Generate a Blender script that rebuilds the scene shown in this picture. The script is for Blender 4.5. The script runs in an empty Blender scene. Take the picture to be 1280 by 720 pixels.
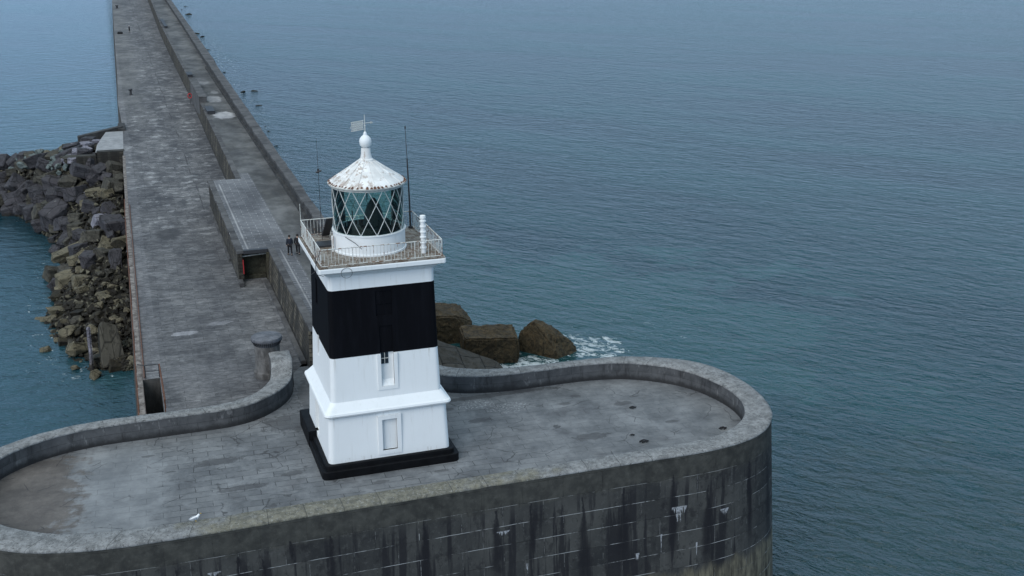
import bpy, bmesh, math, random
from mathutils import Vector, Matrix, noise as mnoise
R = math.radians
random.seed(7)
S = bpy.context.scene
COL = S.collection
SEA = -10.5

# ------------------------------------------------------------------ node helper
class NT:
    def __init__(s, name, rough=.85, spec=.3):
        s.m = bpy.data.materials.new(name); s.m.use_nodes = True
        s.t = s.m.node_tree; s.n = s.t.nodes; s.l = s.t.links
        s.b = s.n['Principled BSDF']; s.b.inputs['Roughness'].default_value = rough
        s.b.inputs['Specular IOR Level'].default_value = spec
    def put(s, sock, v):
        if isinstance(v, bpy.types.NodeSocket): s.l.new(v, sock)
        elif v is not None:
            if hasattr(sock.default_value, '__len__') and not hasattr(v, '__len__'): v = (v,)*len(sock.default_value)
            if hasattr(v, '__len__') and len(sock.default_value) == 4 and len(v) == 3: v = (*v, 1)
            sock.default_value = v
    def pos(s): return s.n.new('ShaderNodeNewGeometry').outputs['Position']
    def obj(s): return s.n.new('ShaderNodeTexCoord').outputs['Object']
    def uv(s): return s.n.new('ShaderNodeTexCoord').outputs['UV']
    def rnd(s): return s.n.new('ShaderNodeObjectInfo').outputs['Random']
    def map(s, v, sc=(1,1,1), rot=(0,0,0), loc=(0,0,0)):
        n = s.n.new('ShaderNodeMapping'); s.l.new(v, n.inputs[0]); n.inputs['Scale'].default_value = sc
        n.inputs['Rotation'].default_value = rot; n.inputs['Location'].default_value = loc; return n.outputs[0]
    def noise(s, v, sc, det=4, ro=.55, dist=0):
        n = s.n.new('ShaderNodeTexNoise'); s.l.new(v, n.inputs['Vector']); n.inputs['Scale'].default_value = sc
        n.inputs['Detail'].default_value = det; n.inputs['Roughness'].default_value = ro
        n.inputs['Distortion'].default_value = dist; return n.outputs['Fac']
    def add3(s, v, sc, amt):                  # domain warp
        n = s.n.new('ShaderNodeTexNoise'); s.l.new(v, n.inputs['Vector']); n.inputs['Scale'].default_value = sc; n.inputs['Detail'].default_value = 4
        q = s.n.new('ShaderNodeVectorMath'); q.operation = 'MULTIPLY_ADD'; s.l.new(n.outputs['Color'], q.inputs[0]); q.inputs[1].default_value = (amt,)*3; s.l.new(v, q.inputs[2]); return q.outputs[0]
    def nc(s, *a, **k): return s.ramp(s.noise(*a, **k), .34, .66)
    def vor(s, v, sc, f='F1', out='Distance'):
        n = s.n.new('ShaderNodeTexVoronoi'); s.l.new(v, n.inputs['Vector']); n.feature = f
        n.inputs['Scale'].default_value = sc; return n.outputs[out]
    def ramp(s, f, a, b, c0=0., c1=1.):      # smooth map a..b to c0..c1
        n = s.n.new('ShaderNodeMapRange'); n.interpolation_type = 'SMOOTHSTEP'
        s.put(n.inputs[0], f); n.inputs[1].default_value = a; n.inputs[2].default_value = b
        n.inputs[3].default_value = c0; n.inputs[4].default_value = c1; return n.outputs[0]
    def cr(s, f, stops):
        n = s.n.new('ShaderNodeValToRGB'); s.put(n.inputs[0], f); e = n.color_ramp.elements
        while len(e) < len(stops): e.new(.5)
        for x, (p, c) in zip(e, stops): x.position = p; x.color = (*c, 1)
        return n.outputs[0]
    def mix(s, f, a, b, mode='MIX'):
        n = s.n.new('ShaderNodeMix'); n.data_type = 'RGBA'; n.blend_type = mode
        s.put(n.inputs[0], f); s.put(n.inputs[6], a); s.put(n.inputs[7], b); return n.outputs[2]
    def m_(s, op, a, b=None, c=None):
        n = s.n.new('ShaderNodeMath'); n.operation = op; s.put(n.inputs[0], a)
        if b is not None: s.put(n.inputs[1], b)
        if c is not None: s.put(n.inputs[2], c)
        return n.outputs[0]
    def add(s, a, b): return s.m_('ADD', a, b)
    def mul(s, a, b): return s.m_('MULTIPLY', a, b)
    def sep(s, v):
        n = s.n.new('ShaderNodeSeparateXYZ'); s.l.new(v, n.inputs[0]); return n.outputs
    def comb(s, x, y, z=0.):
        n = s.n.new('ShaderNodeCombineXYZ'); s.put(n.inputs[0], x); s.put(n.inputs[1], y); s.put(n.inputs[2], z); return n.outputs[0]
    def brick(s, v, bw, rh, mortar=.02, c1=(.2,)*3, c2=(.3,)*3, cm=(.1,)*3, smooth=.1, off=.5):
        n = s.n.new('ShaderNodeTexBrick'); s.l.new(v, n.inputs['Vector']); n.offset = off
        n.inputs['Scale'].default_value = 1; n.inputs['Brick Width'].default_value = bw
        n.inputs['Row Height'].default_value = rh; n.inputs['Mortar Size'].default_value = mortar
        n.inputs['Mortar Smooth'].default_value = smooth
        for k, c in (('Color1', c1), ('Color2', c2), ('Mortar', cm)): s.put(n.inputs[k], c)
        return n.outputs['Color'], n.outputs['Fac']
    def bump(s, h, st=.5, d=.05, nrm=None):
        n = s.n.new('ShaderNodeBump'); s.put(n.inputs['Height'], h); n.inputs['Strength'].default_value = st
        n.inputs['Distance'].default_value = d
        if nrm is not None: s.l.new(nrm, n.inputs['Normal'])
        return n.outputs[0]
    def out(s, col, nrm=None, rough=None):
        s.put(s.b.inputs['Base Color'], col)
        if nrm is not None: s.l.new(nrm, s.b.inputs['Normal'])
        if rough is not None: s.put(s.b.inputs['Roughness'], rough)
        return s.m
    def blob(s, p, x, y, rx, ry, wob):       # soft island in plan, edge broken by wob
        v = s.map(p, loc=(-x/rx, -y/ry, 0), sc=(1/rx, 1/ry, 0))
        n = s.n.new('ShaderNodeVectorMath'); n.operation = 'LENGTH'; s.l.new(v, n.inputs[0])
        return s.ramp(s.add(n.outputs['Value'], wob), .75, 1.05, 1, 0)

def plain(name, c, rough=.6, var=.25, sc=3., spec=.4, metal=0, bump=0):
    t = NT(name, rough, spec); n = t.noise(t.obj(), sc, 6, .6)
    c2 = tuple(x*(1-var) for x in c); c3 = tuple(min(1, x*(1+var*.5)) for x in c)
    t.b.inputs['Metallic'].default_value = metal
    return t.out(t.cr(n, [(.3, c2), (.7, c3)]), t.bump(n, bump, .02) if bump else None)

# ------------------------------------------------------------------ materials
M = {}
def mk_white(name, dirt):
    t = NT(name, .55, .35); p = t.pos()
    st = t.noise(t.map(p, (3, 3, .25)), 1.5, 6, .65)
    big = t.noise(p, .5, 4)
    c = t.mix(t.ramp(st, .5, .8, 0, dirt), (.78, .80, .80), (.50, .50, .45))
    c = t.mix(t.ramp(big, .4, .75, 0, .25), c, (.68, .70, .70))
    sp = t.noise(p, 9, 5, .7)
    z_ = t.sep(p)[2]; run = t.ramp(t.noise(t.map(p, (5, 5, .35), loc=(2, 1, 0)), 1, 6, .7), .56, .66)
    for zt in (3.45, .95, 11.5, 6.77): c = t.mix(t.mul(run, t.mul(t.ramp(z_, zt-1.3, zt, 0, .38), t.ramp(z_, zt, zt+.02, 1, 0))), c, (.36, .33, .27))
    c = t.mix(t.ramp(sp, .70, .78, 0, dirt), c, (.35, .30, .24))
    return t.out(c, t.bump(t.noise(p, 14, 5, .6), .15, .02))
M['white'] = mk_white('white_masonry_paint', .25)
M['frieze'] = mk_white('white_cornice_paint', .4)
t = NT('peeling_white_paint', .6); p = t.obj()
sp = t.noise(t.map(p, (1, 1, .35)), 3.2, 8, .7); sx = t.sep(p)
side = t.ramp(t.add(t.mul(sx[0], -.35), t.mul(sx[1], -.12)), -.25, .75, 0, .10)
rust = t.ramp(t.add(sp, side), .57, .63)
c = t.mix(t.nc(p, 1.5, 4), (.80, .80, .78), (.62, .62, .60))
c = t.mix(t.mul(rust, .75), c, t.mix(t.nc(p, 6), (.30, .20, .15), (.42, .38, .33)))
M['peel'] = t.out(c, t.bump(rust, .3, .01))
t = NT('black_masonry_paint', .7, .08); p = t.pos()
M['black'] = t.out(t.mix(t.ramp(t.noise(t.map(p, (3, 3, .3)), 1.2, 6, .6), .4, .8), (.0035, .0038, .0055), (.0065, .007, .010)), t.bump(t.noise(p, 14, 5), .2, .02))
M['black_gloss'] = plain('black_plinth_paint', (.006, .0065, .008), .6, .5, 2, .12, bump=.2)
M['rust'] = plain('rusty_iron', (.13, .058, .034), .85, .6, 8, bump=.5)
M['darkiron'] = plain('dark_iron', (.035, .036, .04), .6, .4, 8)
M['whiteiron'] = plain('weathered_white_iron', (.62, .62, .58), .55, .35, 6)
t = NT('rust_spotted_white_railing', .6, .3); p = t.pos()
M['railiron'] = t.out(t.mix(t.ramp(t.noise(p, 3.5, 6, .75), .50, .60), (.60, .61, .58), (.22, .12, .075)))
M['leadwhite'] = plain('white_painted_glazing_bar', (.60, .62, .60), .45, .3, 6)
M['glassdark'] = plain('dark_window_glass', (.02, .03, .04), .08, .2, 3, .6)
M['interior'] = plain('dark_lantern_interior', (.035, .032, .03), .8, .7, 5, bump=.3)
M['cloth'] = plain('black_cover', (.010, .010, .012), .8, .4, 5)
M['redpaint'] = plain('red_plastic', (.45, .035, .04), .5, .3, 6)
M['steps'] = plain('step_concrete', (.19, .19, .19), .85, .4, 3, bump=.4)
t = NT('gallery_deck', .9); p = t.pos()
bc, bf = t.brick(p, 1.2, .6, .02, (.22, .20, .17), (.30, .28, .25), (.08, .07, .06))
c = t.mix(t.ramp(t.noise(p, 2.2, 7, .7), .42, .62), bc, (.12, .085, .06))
M['deck'] = t.out(c, t.bump(t.noise(p, 10, 6, .7), .5, .03))
# lantern glass
m = bpy.data.materials.new('greenish_lantern_glass'); m.use_nodes = True; n = m.node_tree.nodes; l = m.node_tree.links
n.clear(); o = n.new('ShaderNodeOutputMaterial'); mx = n.new('ShaderNodeMixShader'); tr = n.new('ShaderNodeBsdfTransparent')
gl = n.new('ShaderNodeBsdfGlossy'); gl.inputs['Roughness'].default_value = .05; gl.inputs['Color'].default_value = (.8, .9, .9, 1)
tr.inputs['Color'].default_value = (.70, .88, .83, 1); fr = n.new('ShaderNodeFresnel'); fr.inputs[0].default_value = 1.45
l.new(fr.outputs[0], mx.inputs[0]); l.new(tr.outputs[0], mx.inputs[1]); l.new(gl.outputs[0], mx.inputs[2]); l.new(mx.outputs[0], o.inputs[0])
M['glass'] = m

# paving of the pier head
t = NT('pier_head_paving', .8, .35); p = t.pos(); s = t.sep(p)
wv = t.noise(p, .25, 3)
pv = t.map(t.add3(p, 1.1, .14), (1, 1, 0), (0, 0, .04), (.3, .2, 0))
bc, bf = t.brick(pv, 1.7, .62, .020, (.140, .147, .153), (.195, .203, .208), (.020, .021, .022), .3)
jm = t.ramp(t.noise(p, .7, 6, .65), .40, .52)                       # joints filled in in places
base = t.mix(t.nc(p, .55, 7, .68), (.125, .132, .138), (.215, .224, .23))
bc2 = t.mix(.55, bc, base)
jm = t.mul(jm, t.ramp(s[0], 3, 12, 1, .45))
c = t.mix(t.mul(jm, .85), base, bc)
c = t.mix(t.ramp(t.noise(p, 3.1, 9, .78), .53, .62, 0, .5), c, (.10, .10, .105))
c = t.mix(t.ramp(t.noise(t.map(p, loc=(9, 3, 0)), .42, 5, .6), .56, .68, 0, .45), c, (.10, .10, .105))
c = t.mix(t.ramp(t.noise(t.map(p, loc=(3, 7, 0)), 11, 3, .7), .66, .72, 0, .6), c, (.38, .38, .37))
w1 = t.mul(t.m_('SUBTRACT', t.noise(p, 1.1, 5, .65), .5), 1.6)
w2 = t.mul(t.m_('SUBTRACT', t.noise(p, 2.5, 6, .7), .5), 2.2)
# pale screed in the west, and trodden earth beyond it
c = t.mix(t.mul(t.blob(p, -14.8, -1.5, 3.1, 7.5, w1), .55), c, (.255, .268, .275))
c = t.mix(t.mul(t.blob(p, -20.6, -1.0, 4.4, 9.5, w1), .93), c, t.cr(t.noise(p, 1.3, 8, .75), [(.3, (.085, .075, .070)), (.7, (.150, .135, .122))]))
for (x, y, rx, ry, k) in ((7.0, 3.4, 1.3, .8, .55), (9, 2.2, 1.5, .9, .45)):
    c = t.mix(t.mul(t.mul(t.blob(p, x, y, rx, ry, w2), t.ramp(t.noise(p, 7, 6, .7), .5, .58)), k), c, (.50, .50, .50))
for (x, y, rx, ry) in ((5.2, 3.2, .45, .3), (6.6, 1.0, .9, .3), (12.5, 1.7, .5, .3), (-9.2, .5, 1.4, .5), (-8.2, -3.2, 1.5, .35), (-4.2, 4.5, 2.2, 1.5), (8.5, 4.5, 5, .35), (16, .5, .7, .35), (12.2, -3.4, 1.2, .5), (13.6, 2.6, .35, .25), (17.8, -3.0, .5, .2), (3.9, -1, .7, .25), (-13, 2.5, .5, .15), (-7, -5.8, .4, .2),
                        (-2.5, 7.5, 1.2, 4), (-1.0, -5.0, .5, .22), (2.6, -4.8, .45, .2), (-5.4, -2.4, .7, .4)):
    c = t.mix(t.mul(t.blob(p, x, y, rx, ry, w2), .6), c, (.055, .055, .058))
mac = t.nc(t.map(p, loc=(2, 4, 0)), .30, 7, .7)
c = t.mix(1., c, t.mix(mac, (.62, .63, .65), (1.04, 1.04, 1.04)), 'MULTIPLY')
ck = t.vor(t.add3(p, 1.2, .5), .42, 'DISTANCE_TO_EDGE')
c = t.mix(t.mul(t.ramp(ck, .004, .016, 1, 0), t.ramp(t.noise(p, .4, 4), .5, .58, 0, .7)), c, (.03, .03, .032))
M['pave'] = t.out(c, t.bump(t.add(t.mul(t.mul(bf, jm), -.6), t.noise(p, 9, 6, .7)), .5, .02))

# quay deck
t = NT('quay_paving', .85, .3); p = t.pos(); s = t.sep(p)
bc, bf = t.brick(t.map(p, (1, 1, 0), (0, 0, .01)), 1.9, .62, .03, (.075, .076, .078), (.175, .175, .176), (.032, .032, .032), .3)
far = t.ramp(s[1], 25, 75)
c = t.mix(t.nc(p, .7, 8, .72), (.085, .085, .088), (.185, .184, .186))
c = t.mix(t.add(.50, t.mul(far, .15)), c, bc)
n1 = t.noise(t.map(p, (.7, .5, 1)), 1.1, 9, .74)
c = t.mix(t.mul(t.ramp(n1, .48, .58), t.add(.35, t.mul(far, .4))), c, (.062, .064, .069))
n2 = t.noise(t.map(p, (.45, .5, 1), loc=(5, 5, 0)), 1.0, 9, .76)
c = t.mix(t.mul(t.ramp(n2, .53, .60), t.add(.20, t.mul(far, .65))), c, (.30, .305, .305))
n3 = t.noise(t.map(p, (.35, 2.0, 1), loc=(2, 1, 0)), 1.5, 8, .75)
c = t.mix(t.ramp(n3, .54, .62, 0, .6), c, (.06, .061, .065))
# far west half is smoother and browner concrete
wes = t.mul(t.ramp(t.add(s[0], t.mul(t.noise(p, .12, 5, .6), 7)), -6.5, -3.5, 1, 0), t.ramp(s[1], 110, 160))
c = t.mix(t.mul(wes, .75), c, t.mix(t.nc(p, .3, 6), (.105, .105, .102), (.17, .17, .165)))
# coping strip along the west edge
edge = t.mul(t.ramp(s[0], -11.62, -11.55, 1, 0), 1.)
c = t.mix(t.mul(edge, .30), c, t.mix(t.nc(p, 2, 6), (.14, .14, .145), (.26, .26, .265)))
rs = t.mul(t.ramp(t.add(s[0], t.mul(t.noise(p, .8, 6, .7), 1.4)), -11.7, -12.6, 0, 1), t.ramp(s[1], 62, 45, 0, 1))
c = t.mix(t.mul(rs, .6), c, (.19, .12, .085))
# crack and old rail groove
wob = t.mul(t.m_('SUBTRACT', t.noise(t.map(p, (0, 1, 0)), .08, 5, .6), .5), 1.1)
gx = t.m_('ABSOLUTE', t.add(t.add(s[0], 5.1), wob))
c = t.mix(t.mul(t.mul(t.ramp(gx, .03, .09, 1, 0), t.ramp(s[1], 55, 68)), t.ramp(t.noise(p, .3, 5), .45, .55, 0, .8)), c, (.03, .03, .032))
for (x, y, rx, ry, k, q) in ((-9.6, 23, 1.0, .55, .8, .33), (-6.9, 24.5, 1.0, .5, .6, .30), (-9.2, 52.5, 1.3, 2.2, .8, .06), (-5.2, 21.0, .8, .5, .5, .06), (-9.0, 14, 3.5, 3.0, .35, .16)):
    c = t.mix(t.mul(t.blob(p, x, y, rx, ry, t.mul(t.m_('SUBTRACT', t.noise(p, 2, 5, .6), .5), 1.2)), k), c, (q, q, q*1.03))
mac = t.nc(t.map(p, (1, .45, 1), loc=(11, 4, 0)), .16, 5, .6)
c = t.mix(1., c, t.mix(mac, (.66, .66, .68), (1.12, 1.11, 1.10)), 'MULTIPLY')
fine = t.nc(t.map(p, (.45, 1.3, 1), loc=(1, 4, 0)), 3.2, 9, .82)
c = t.mix(.9, c, t.mix(fine, (.50, .50, .51), (1.42, 1.42, 1.42)), 'MULTIPLY')
spk = t.ramp(t.noise(t.map(p, (.6, 1.5, 1), loc=(8, 2, 0)), 2.6, 8, .8), .60, .64, 0, .5)
c = t.mix(spk, c, (.028, .028, .030))
M['quay'] = t.out(c, t.bump(t.add(t.mul(bf, -.5), t.noise(p, 6, 6, .7)), .5, .025))

# promenade deck
t = NT('promenade_paving', .85, .3); p = t.pos(); s = t.sep(p)
bc, bf = t.brick(t.map(p, (1, 1, 0)), 1.25, .5, .035, (.10, .103, .112), (.165, .17, .18), (.30, .305, .31), .3)
c1 = t.mix(t.ramp(t.noise(p, .7, 6, .65), .35, .65, 0, .7), bc, (.115, .117, .125))
c2 = t.mix(t.nc(p, .35, 7, .65), (.07, .071, .07), (.145, .146, .146))
c2 = t.mix(t.ramp(t.noise(t.map(p, (.25, .08, 1)), 1, 6, .6), .5, .7, 0, .5), c2, (.085, .082, .075))
fl = t.mul(t.ramp(s[0], .05, .2, 1, 0), t.ramp(s[1], 66, 64, 0, 1))
c = t.mix(fl, c2, c1)
ln = t.m_('ABSOLUTE', t.add(s[0], .85)); c = t.mix(t.mul(t.mul(t.ramp(ln, .04, .08, 1, 0), t.ramp(s[1], 34, 33, 0, 1)), .75), c, (.33, .33, .33))
ln = t.m_('ABSOLUTE', t.add(s[0], 3.42)); c = t.mix(t.mul(t.mul(t.ramp(ln, .05, .09, 1, 0), t.ramp(s[1], 61, 60, 0, 1)), .75), c, (.33, .33, .33))
wb = t.mul(t.m_('SUBTRACT', t.noise(p, 1.2, 5, .6), .5), 1.2)
for (x, y, rx, ry, k, q) in ((1.3, 104.5, 1.6, 3.2, .9, .42), (1.1, 120, 1.3, 3.5, .8, .40), (2.0, 127, .6, 2, .5, .35), (.9, 140, 1.4, 5, .5, .33), (1.5, 145, 2, 6, .6, .06), (.9, 132, 2.5, 5, .45, .07), (2.0, 31, 1.2, 9, .45, .06)):
    c = t.mix(t.mul(t.blob(p, x, y, rx, ry, wb), k), c, (q, q, q*1.02))
c = t.mix(t.mul(t.ramp(t.noise(t.map(p, (.3, .3, 1), loc=(7, 1, 0)), 1, 6, .6), .58, .68), .4), c, (.07, .07, .072))
mac = t.nc(t.map(p, (1, .35, 1), loc=(2, 4, 0)), .25, 6, .65)
c = t.mix(1., c, t.mix(mac, (.55, .55, .56), (1.15, 1.14, 1.12)), 'MULTIPLY')
M['prom'] = t.out(c, t.bump(t.add(t.mul(bf, -.4), t.noise(p, 6, 6, .7)), .5, .025))

# sea wall of the pier head (u = metres along the wall, v = height)
t = NT('harbour_ashlar', .85, .3); u = t.uv(); p = t.pos(); s = t.sep(u)
uu = t.map(u, loc=(0, -1.25+1.4+.0, 0))
wx = t.add(s[0], t.mul(t.m_('SUBTRACT', t.noise(u, .9, 4), .5), .06)); wy = t.add(s[1], t.mul(t.m_('SUBTRACT', t.noise(t.map(u, loc=(5, 0, 0)), .9, 4), .5), .05))
wuv = t.comb(wx, t.add(wy, .15+1.1*12))
bc, bf = t.brick(wuv, 2.3, 1.1, .016, (.014, .015, .017), (.068, .068, .064), (.010, .010, .010), .2)
big = t.noise(t.map(u, (.35, .25, 1)), 1, 6, .6)
c = t.mix(t.ramp(big, .38, .62), (.024, .025, .026), (.066, .066, .062))
c = t.mix(.45, c, bc)
c = t.mix(t.ramp(t.noise(u, 3.0, 9, .75), .52, .64, 0, .5), c, (.085, .085, .082))
c = t.mix(t.ramp(t.noise(t.map(u, (1, .7, 1), loc=(4, 9, 0)), 1.3, 8, .75), .52, .62, 0, .6), c, (.012, .012, .014))
# first band under the coping is plainer and browner
c = t.mix(t.ramp(t.add(s[1], t.mul(t.noise(u, .5, 5), .8)), .0, .35, 0, .6), c, t.mix(t.nc(u, 1.5, 6), (.030, .030, .026), (.070, .069, .059)))
# tall dark run-off stains
st = t.noise(t.map(u, (1.6, .10, 1), loc=(3, 0, 0)), 1, 6, .62)
c = t.mix(t.mul(t.ramp(st, .51, .57), t.ramp(s[1], .6, -1.2, 0, .85)), c, (.012, .012, .015))
st2 = t.noise(t.map(u, (4.5, .12, 1)), 1, 5, .6)
c = t.mix(t.mul(t.ramp(st2, .58, .68), t.ramp(s[1], 1.0, -1.5, .1, .6)), c, (.02, .02, .022))
# weed and algae band near the water
alg = t.ramp(t.add(s[1], t.mul(t.noise(t.map(u, (1.2, .3, 1)), 1, 6, .6), 2.0)), -5.4, -4.6, 1, 0)
ac = t.mix(t.nc(t.map(u, (2.5, .5, 1)), 1, 6, .65), (.055, .050, .038), (.20, .18, .125))
c = t.mix(t.mul(alg, .8), c, ac)
c = t.mix(t.mul(alg, t.ramp(t.noise(t.map(u, (3, .15, 1), loc=(1, 0, 0)), 1, 5, .6), .55, .65, 0, .9)), c, (.02, .018, .014))
# leached lime along some of the joints, and icicle-like runs under it
_, bfh = t.brick(wuv, 400., 1.1, .02, (1,)*3, (1,)*3, (0,)*3, .3)
jl = t.mul(t.m_('MAXIMUM', bfh, t.mul(bf, .35)), t.mul(t.ramp(t.noise(t.map(u, (.45, 1.2, 1), loc=(8, 0, 0)), 1, 5, .7), .45, .56), t.ramp(s[1], -.1, -.2)))
c = t.mix(t.mul(jl, .85), c, (.36, .37, .37))
jd = t.mul(bf, t.ramp(t.noise(t.map(u, (.8, .8, 1), loc=(1, 7, 0)), 1, 4, .7), .55, .62))
c = t.mix(t.mul(jd, .8), c, (.012, .012, .012))
M['_drum'] = (t, u, s, c, bf)

# inner side of the parapet
t = NT('parapet_concrete', .85, .3); u = t.uv(); s = t.sep(u)
bc, bf = t.brick(t.map(u, loc=(0, .0, 0)), 2.1, .62, .014, (.05, .052, .055), (.10, .102, .106), (.018, .018, .018), .3)
c = t.mix(.5, bc, t.mix(t.nc(u, .9, 6, .65), (.04, .042, .045), (.115, .117, .12)))
c = t.mix(t.ramp(t.noise(t.map(u, (1.2, .25, 1)), 1, 7, .7), .5, .66, 0, .75), c, (.022, .022, .024))
c = t.mix(t.mul(t.ramp(t.noise(t.map(u, (2.0, .7, 1), loc=(2, 0, 0)), 1, 7, .75), .57, .66), .45), c, (.26, .26, .26))
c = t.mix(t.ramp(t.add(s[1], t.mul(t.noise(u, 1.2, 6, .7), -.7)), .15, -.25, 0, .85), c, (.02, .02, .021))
M['parin'] = t.out(c, t.bump(t.add(t.mul(bf, -.5), t.noise(u, 6, 6, .7)), .5, .03))
# coping
t = NT('lichen_coping', .9, .3); p = t.pos(); u = t.uv(); s = t.sep(u); q = t.sep(p)
c = t.mix(t.nc(p, 1.6, 9, .78), (.115, .118, .118), (.27, .275, .275))
tan = t.mul(t.ramp(q[1], -6, -8.5), t.blob(p, -2.5, -9, 9, 6, t.mul(t.m_('SUBTRACT', t.noise(p, .6, 5), .5), 1.4)))
c = t.mix(t.mul(tan, .75), c, t.mix(t.nc(p, 2.5, 6, .7), (.085, .080, .055), (.20, .185, .13)))
c = t.mix(t.ramp(t.noise(p, 7.5, 8, .78), .55, .61, 0, .6), c, (.36, .365, .36))
c = t.mix(t.ramp(t.noise(t.map(p, loc=(4, 4, 0)), 5.5, 8, .78), .54, .61, 0, .75), c, (.055, .054, .052))
bc, bf = t.brick(u, 1.9, 30, .02, (1,)*3, (1,)*3, (0,)*3, .2, 0)
c = t.mix(t.mul(bf, t.ramp(t.noise(p, .6, 4), .4, .5, .1, .7)), c, (.05, .05, .048))
M['coping'] = t.out(c, t.bump(t.add(t.mul(bf, -.8), t.noise(p, 7, 7, .75)), .8, .05))
# rubble masonry of the promenade wall
t = NT('brown_rubble_masonry', .9, .25); p = t.pos(); s = t.sep(p)
v = t.comb(t.add(s[1], t.mul(s[0], 1.)), s[2])
bc, bf = t.brick(v, .75, .32, .03, (.060, .054, .042), (.15, .132, .10), (.016, .015, .013), .3)
c = t.mix(t.ramp(t.noise(t.map(v, (.6, .18, 1)), 1.2, 7, .7), .45, .62, 0, .85), bc, (.035, .033, .030))
c = t.mix(t.ramp(t.noise(v, 1.1, 6, .7), .56, .66, 0, .6), c, (.21, .20, .18))
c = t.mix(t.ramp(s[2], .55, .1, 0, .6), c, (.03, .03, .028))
mac = t.ramp(t.noise(t.map(v, (1.1, .12, 1), loc=(3, 3, 0)), .8, 5, .65), .42, .56)
c = t.mix(t.mul(mac, .75), c, (.022, .021, .019))
M['rubble'] = t.out(c, t.bump(t.add(t.mul(bf, -1), t.noise(v, 5, 6, .7)), .8, .05))
# rough sea wall
t = NT('dark_sea_wall', .88, .3); p = t.pos(); s = t.sep(p)
c = t.mix(t.nc(p, .6, 7, .7), (.022, .022, .022), (.065, .064, .062))
c = t.mix(t.ramp(t.noise(t.map(p, (1, 1, .2)), .9, 7, .7), .5, .65, 0, .8), c, (.03, .03, .032))
M['seawall'] = t.out(c, t.bump(t.noise(p, 4, 7, .7), .6, .05))
t = NT('parapet_top_stone', .88, .3); p = t.pos()
c = t.mix(t.nc(p, .5, 7, .7), (.045, .044, .045), (.115, .113, .112))
c = t.mix(t.ramp(t.noise(p, 2.5, 7, .75), .56, .68, 0, .6), c, (.05, .048, .045))
M['partop'] = t.out(c, t.bump(t.noise(p, 5, 7, .7), .6, .05))
# quay vertical face: fender timber and weed
t = NT('quay_face', .85, .3); p = t.pos(); s = t.sep(p)
v = t.comb(s[1], s[2])
bc, bf = t.brick(v, 1.8, .8, .03, (.06, .055, .05), (.11, .10, .09), (.02, .02, .02), .3)
c = t.mix(t.ramp(t.noise(t.map(v, (1, .25, 1)), 1, 7, .7), .42, .6, 0, .8), bc, (.022, .02, .016))
c = t.mix(t.ramp(t.noise(v, 1.3, 6, .7), .58, .68, 0, .7), c, (.22, .17, .12))
M['quayface'] = t.out(c, t.bump(t.noise(v, 4, 7, .7), .8, .06))
t = NT('bleached_edge_stone', .85, .3); p = t.pos()
M['edge'] = t.out(t.mix(t.nc(p, 1.6, 7, .75), (.07, .058, .05), (.25, .225, .205)), t.bump(t.noise(p, 6, 6), .6, .04))
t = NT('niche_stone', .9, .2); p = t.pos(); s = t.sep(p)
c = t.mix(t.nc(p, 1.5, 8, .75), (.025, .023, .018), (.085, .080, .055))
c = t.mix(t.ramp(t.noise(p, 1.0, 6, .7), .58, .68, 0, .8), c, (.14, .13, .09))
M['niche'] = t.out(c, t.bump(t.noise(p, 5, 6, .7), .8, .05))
M['concrete'] = (lambda t: t.out(t.mix(t.nc(t.pos(), .8, 7, .7), (.20, .205, .21), (.31, .315, .32)), t.bump(t.noise(t.pos(), 6, 6), .5, .03)))(NT('pale_concrete', .85))
t = NT('pillar_stone', .85); p = t.obj(); s = t.sep(p)
c = t.mix(t.nc(t.map(p, (1, 1, .4)), 2.2, 7, .7), (.060, .058, .056), (.155, .15, .145))
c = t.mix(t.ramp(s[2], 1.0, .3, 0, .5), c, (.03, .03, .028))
M['pillar'] = t.out(c, t.bump(t.noise(p, 6, 6), .6, .03))
t = NT('pillar_cap_stone', .8); p = t.obj()
M['cap'] = t.out(t.mix(t.nc(p, 2.2, 7, .7), (.075, .08, .09), (.15, .155, .172)), t.bump(t.noise(p, 6, 6), .5, .03))

DK = .80
def rock_mat(name, ca, cb, cc, weed=True, wet=-8.6):
    t = NT(name, .85, .3); p = t.obj(); w = t.sep(t.pos())
    r = t.rnd()
    ca, cb, cc = [tuple(x*DK for x in q) for q in (ca, cb, cc)]
    c = t.mix(t.ramp(t.noise(p, .9, 8, .75), .38, .62), ca, cb)
    c = t.mix(t.mul(r, .8), c, t.mix(t.nc(p, 2.0, 6, .7), cc, cb))
    c = t.mix(t.ramp(t.noise(p, 3.2, 8, .75), .50, .60, 0, .7), c, tuple(x*.35 for x in ca))
    c = t.mix(t.mul(t.ramp(t.noise(t.map(p, loc=(3, 3, 3)), 5, 6, .7), .64, .70), .35), c, (.36, .36, .33))
    ck = t.vor(t.map(p, (1, 1, .8), (.4, .3, .2)), 1.3, 'DISTANCE_TO_EDGE')
    c = t.mix(t.mul(t.ramp(ck, .0, .035, 1, 0), .8), c, tuple(x*.2 for x in ca))
    if weed:
        wm = t.ramp(t.add(w[2], t.mul(t.noise(t.pos(), .9, 6, .7), 3.0)), wet+1.2, wet, 0, .92)
        c = t.mix(wm, c, t.mix(t.nc(t.pos(), 2, 6), (.014, .012, .009), (.035, .030, .016)))
    return t.out(c, t.bump(t.add(t.noise(p, 3, 8, .75), t.mul(t.vor(p, 2.2), .6)), 1.0, .16))
M['rock_slate'] = rock_mat('slate_block', (.036, .035, .040), (.085, .082, .090), (.062, .056, .062), wet=-9.4)
M['rock_olive'] = rock_mat('olive_grey_rock', (.045, .042, .032), (.105, .098, .078), (.07, .066, .058), wet=-9.4)
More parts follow.
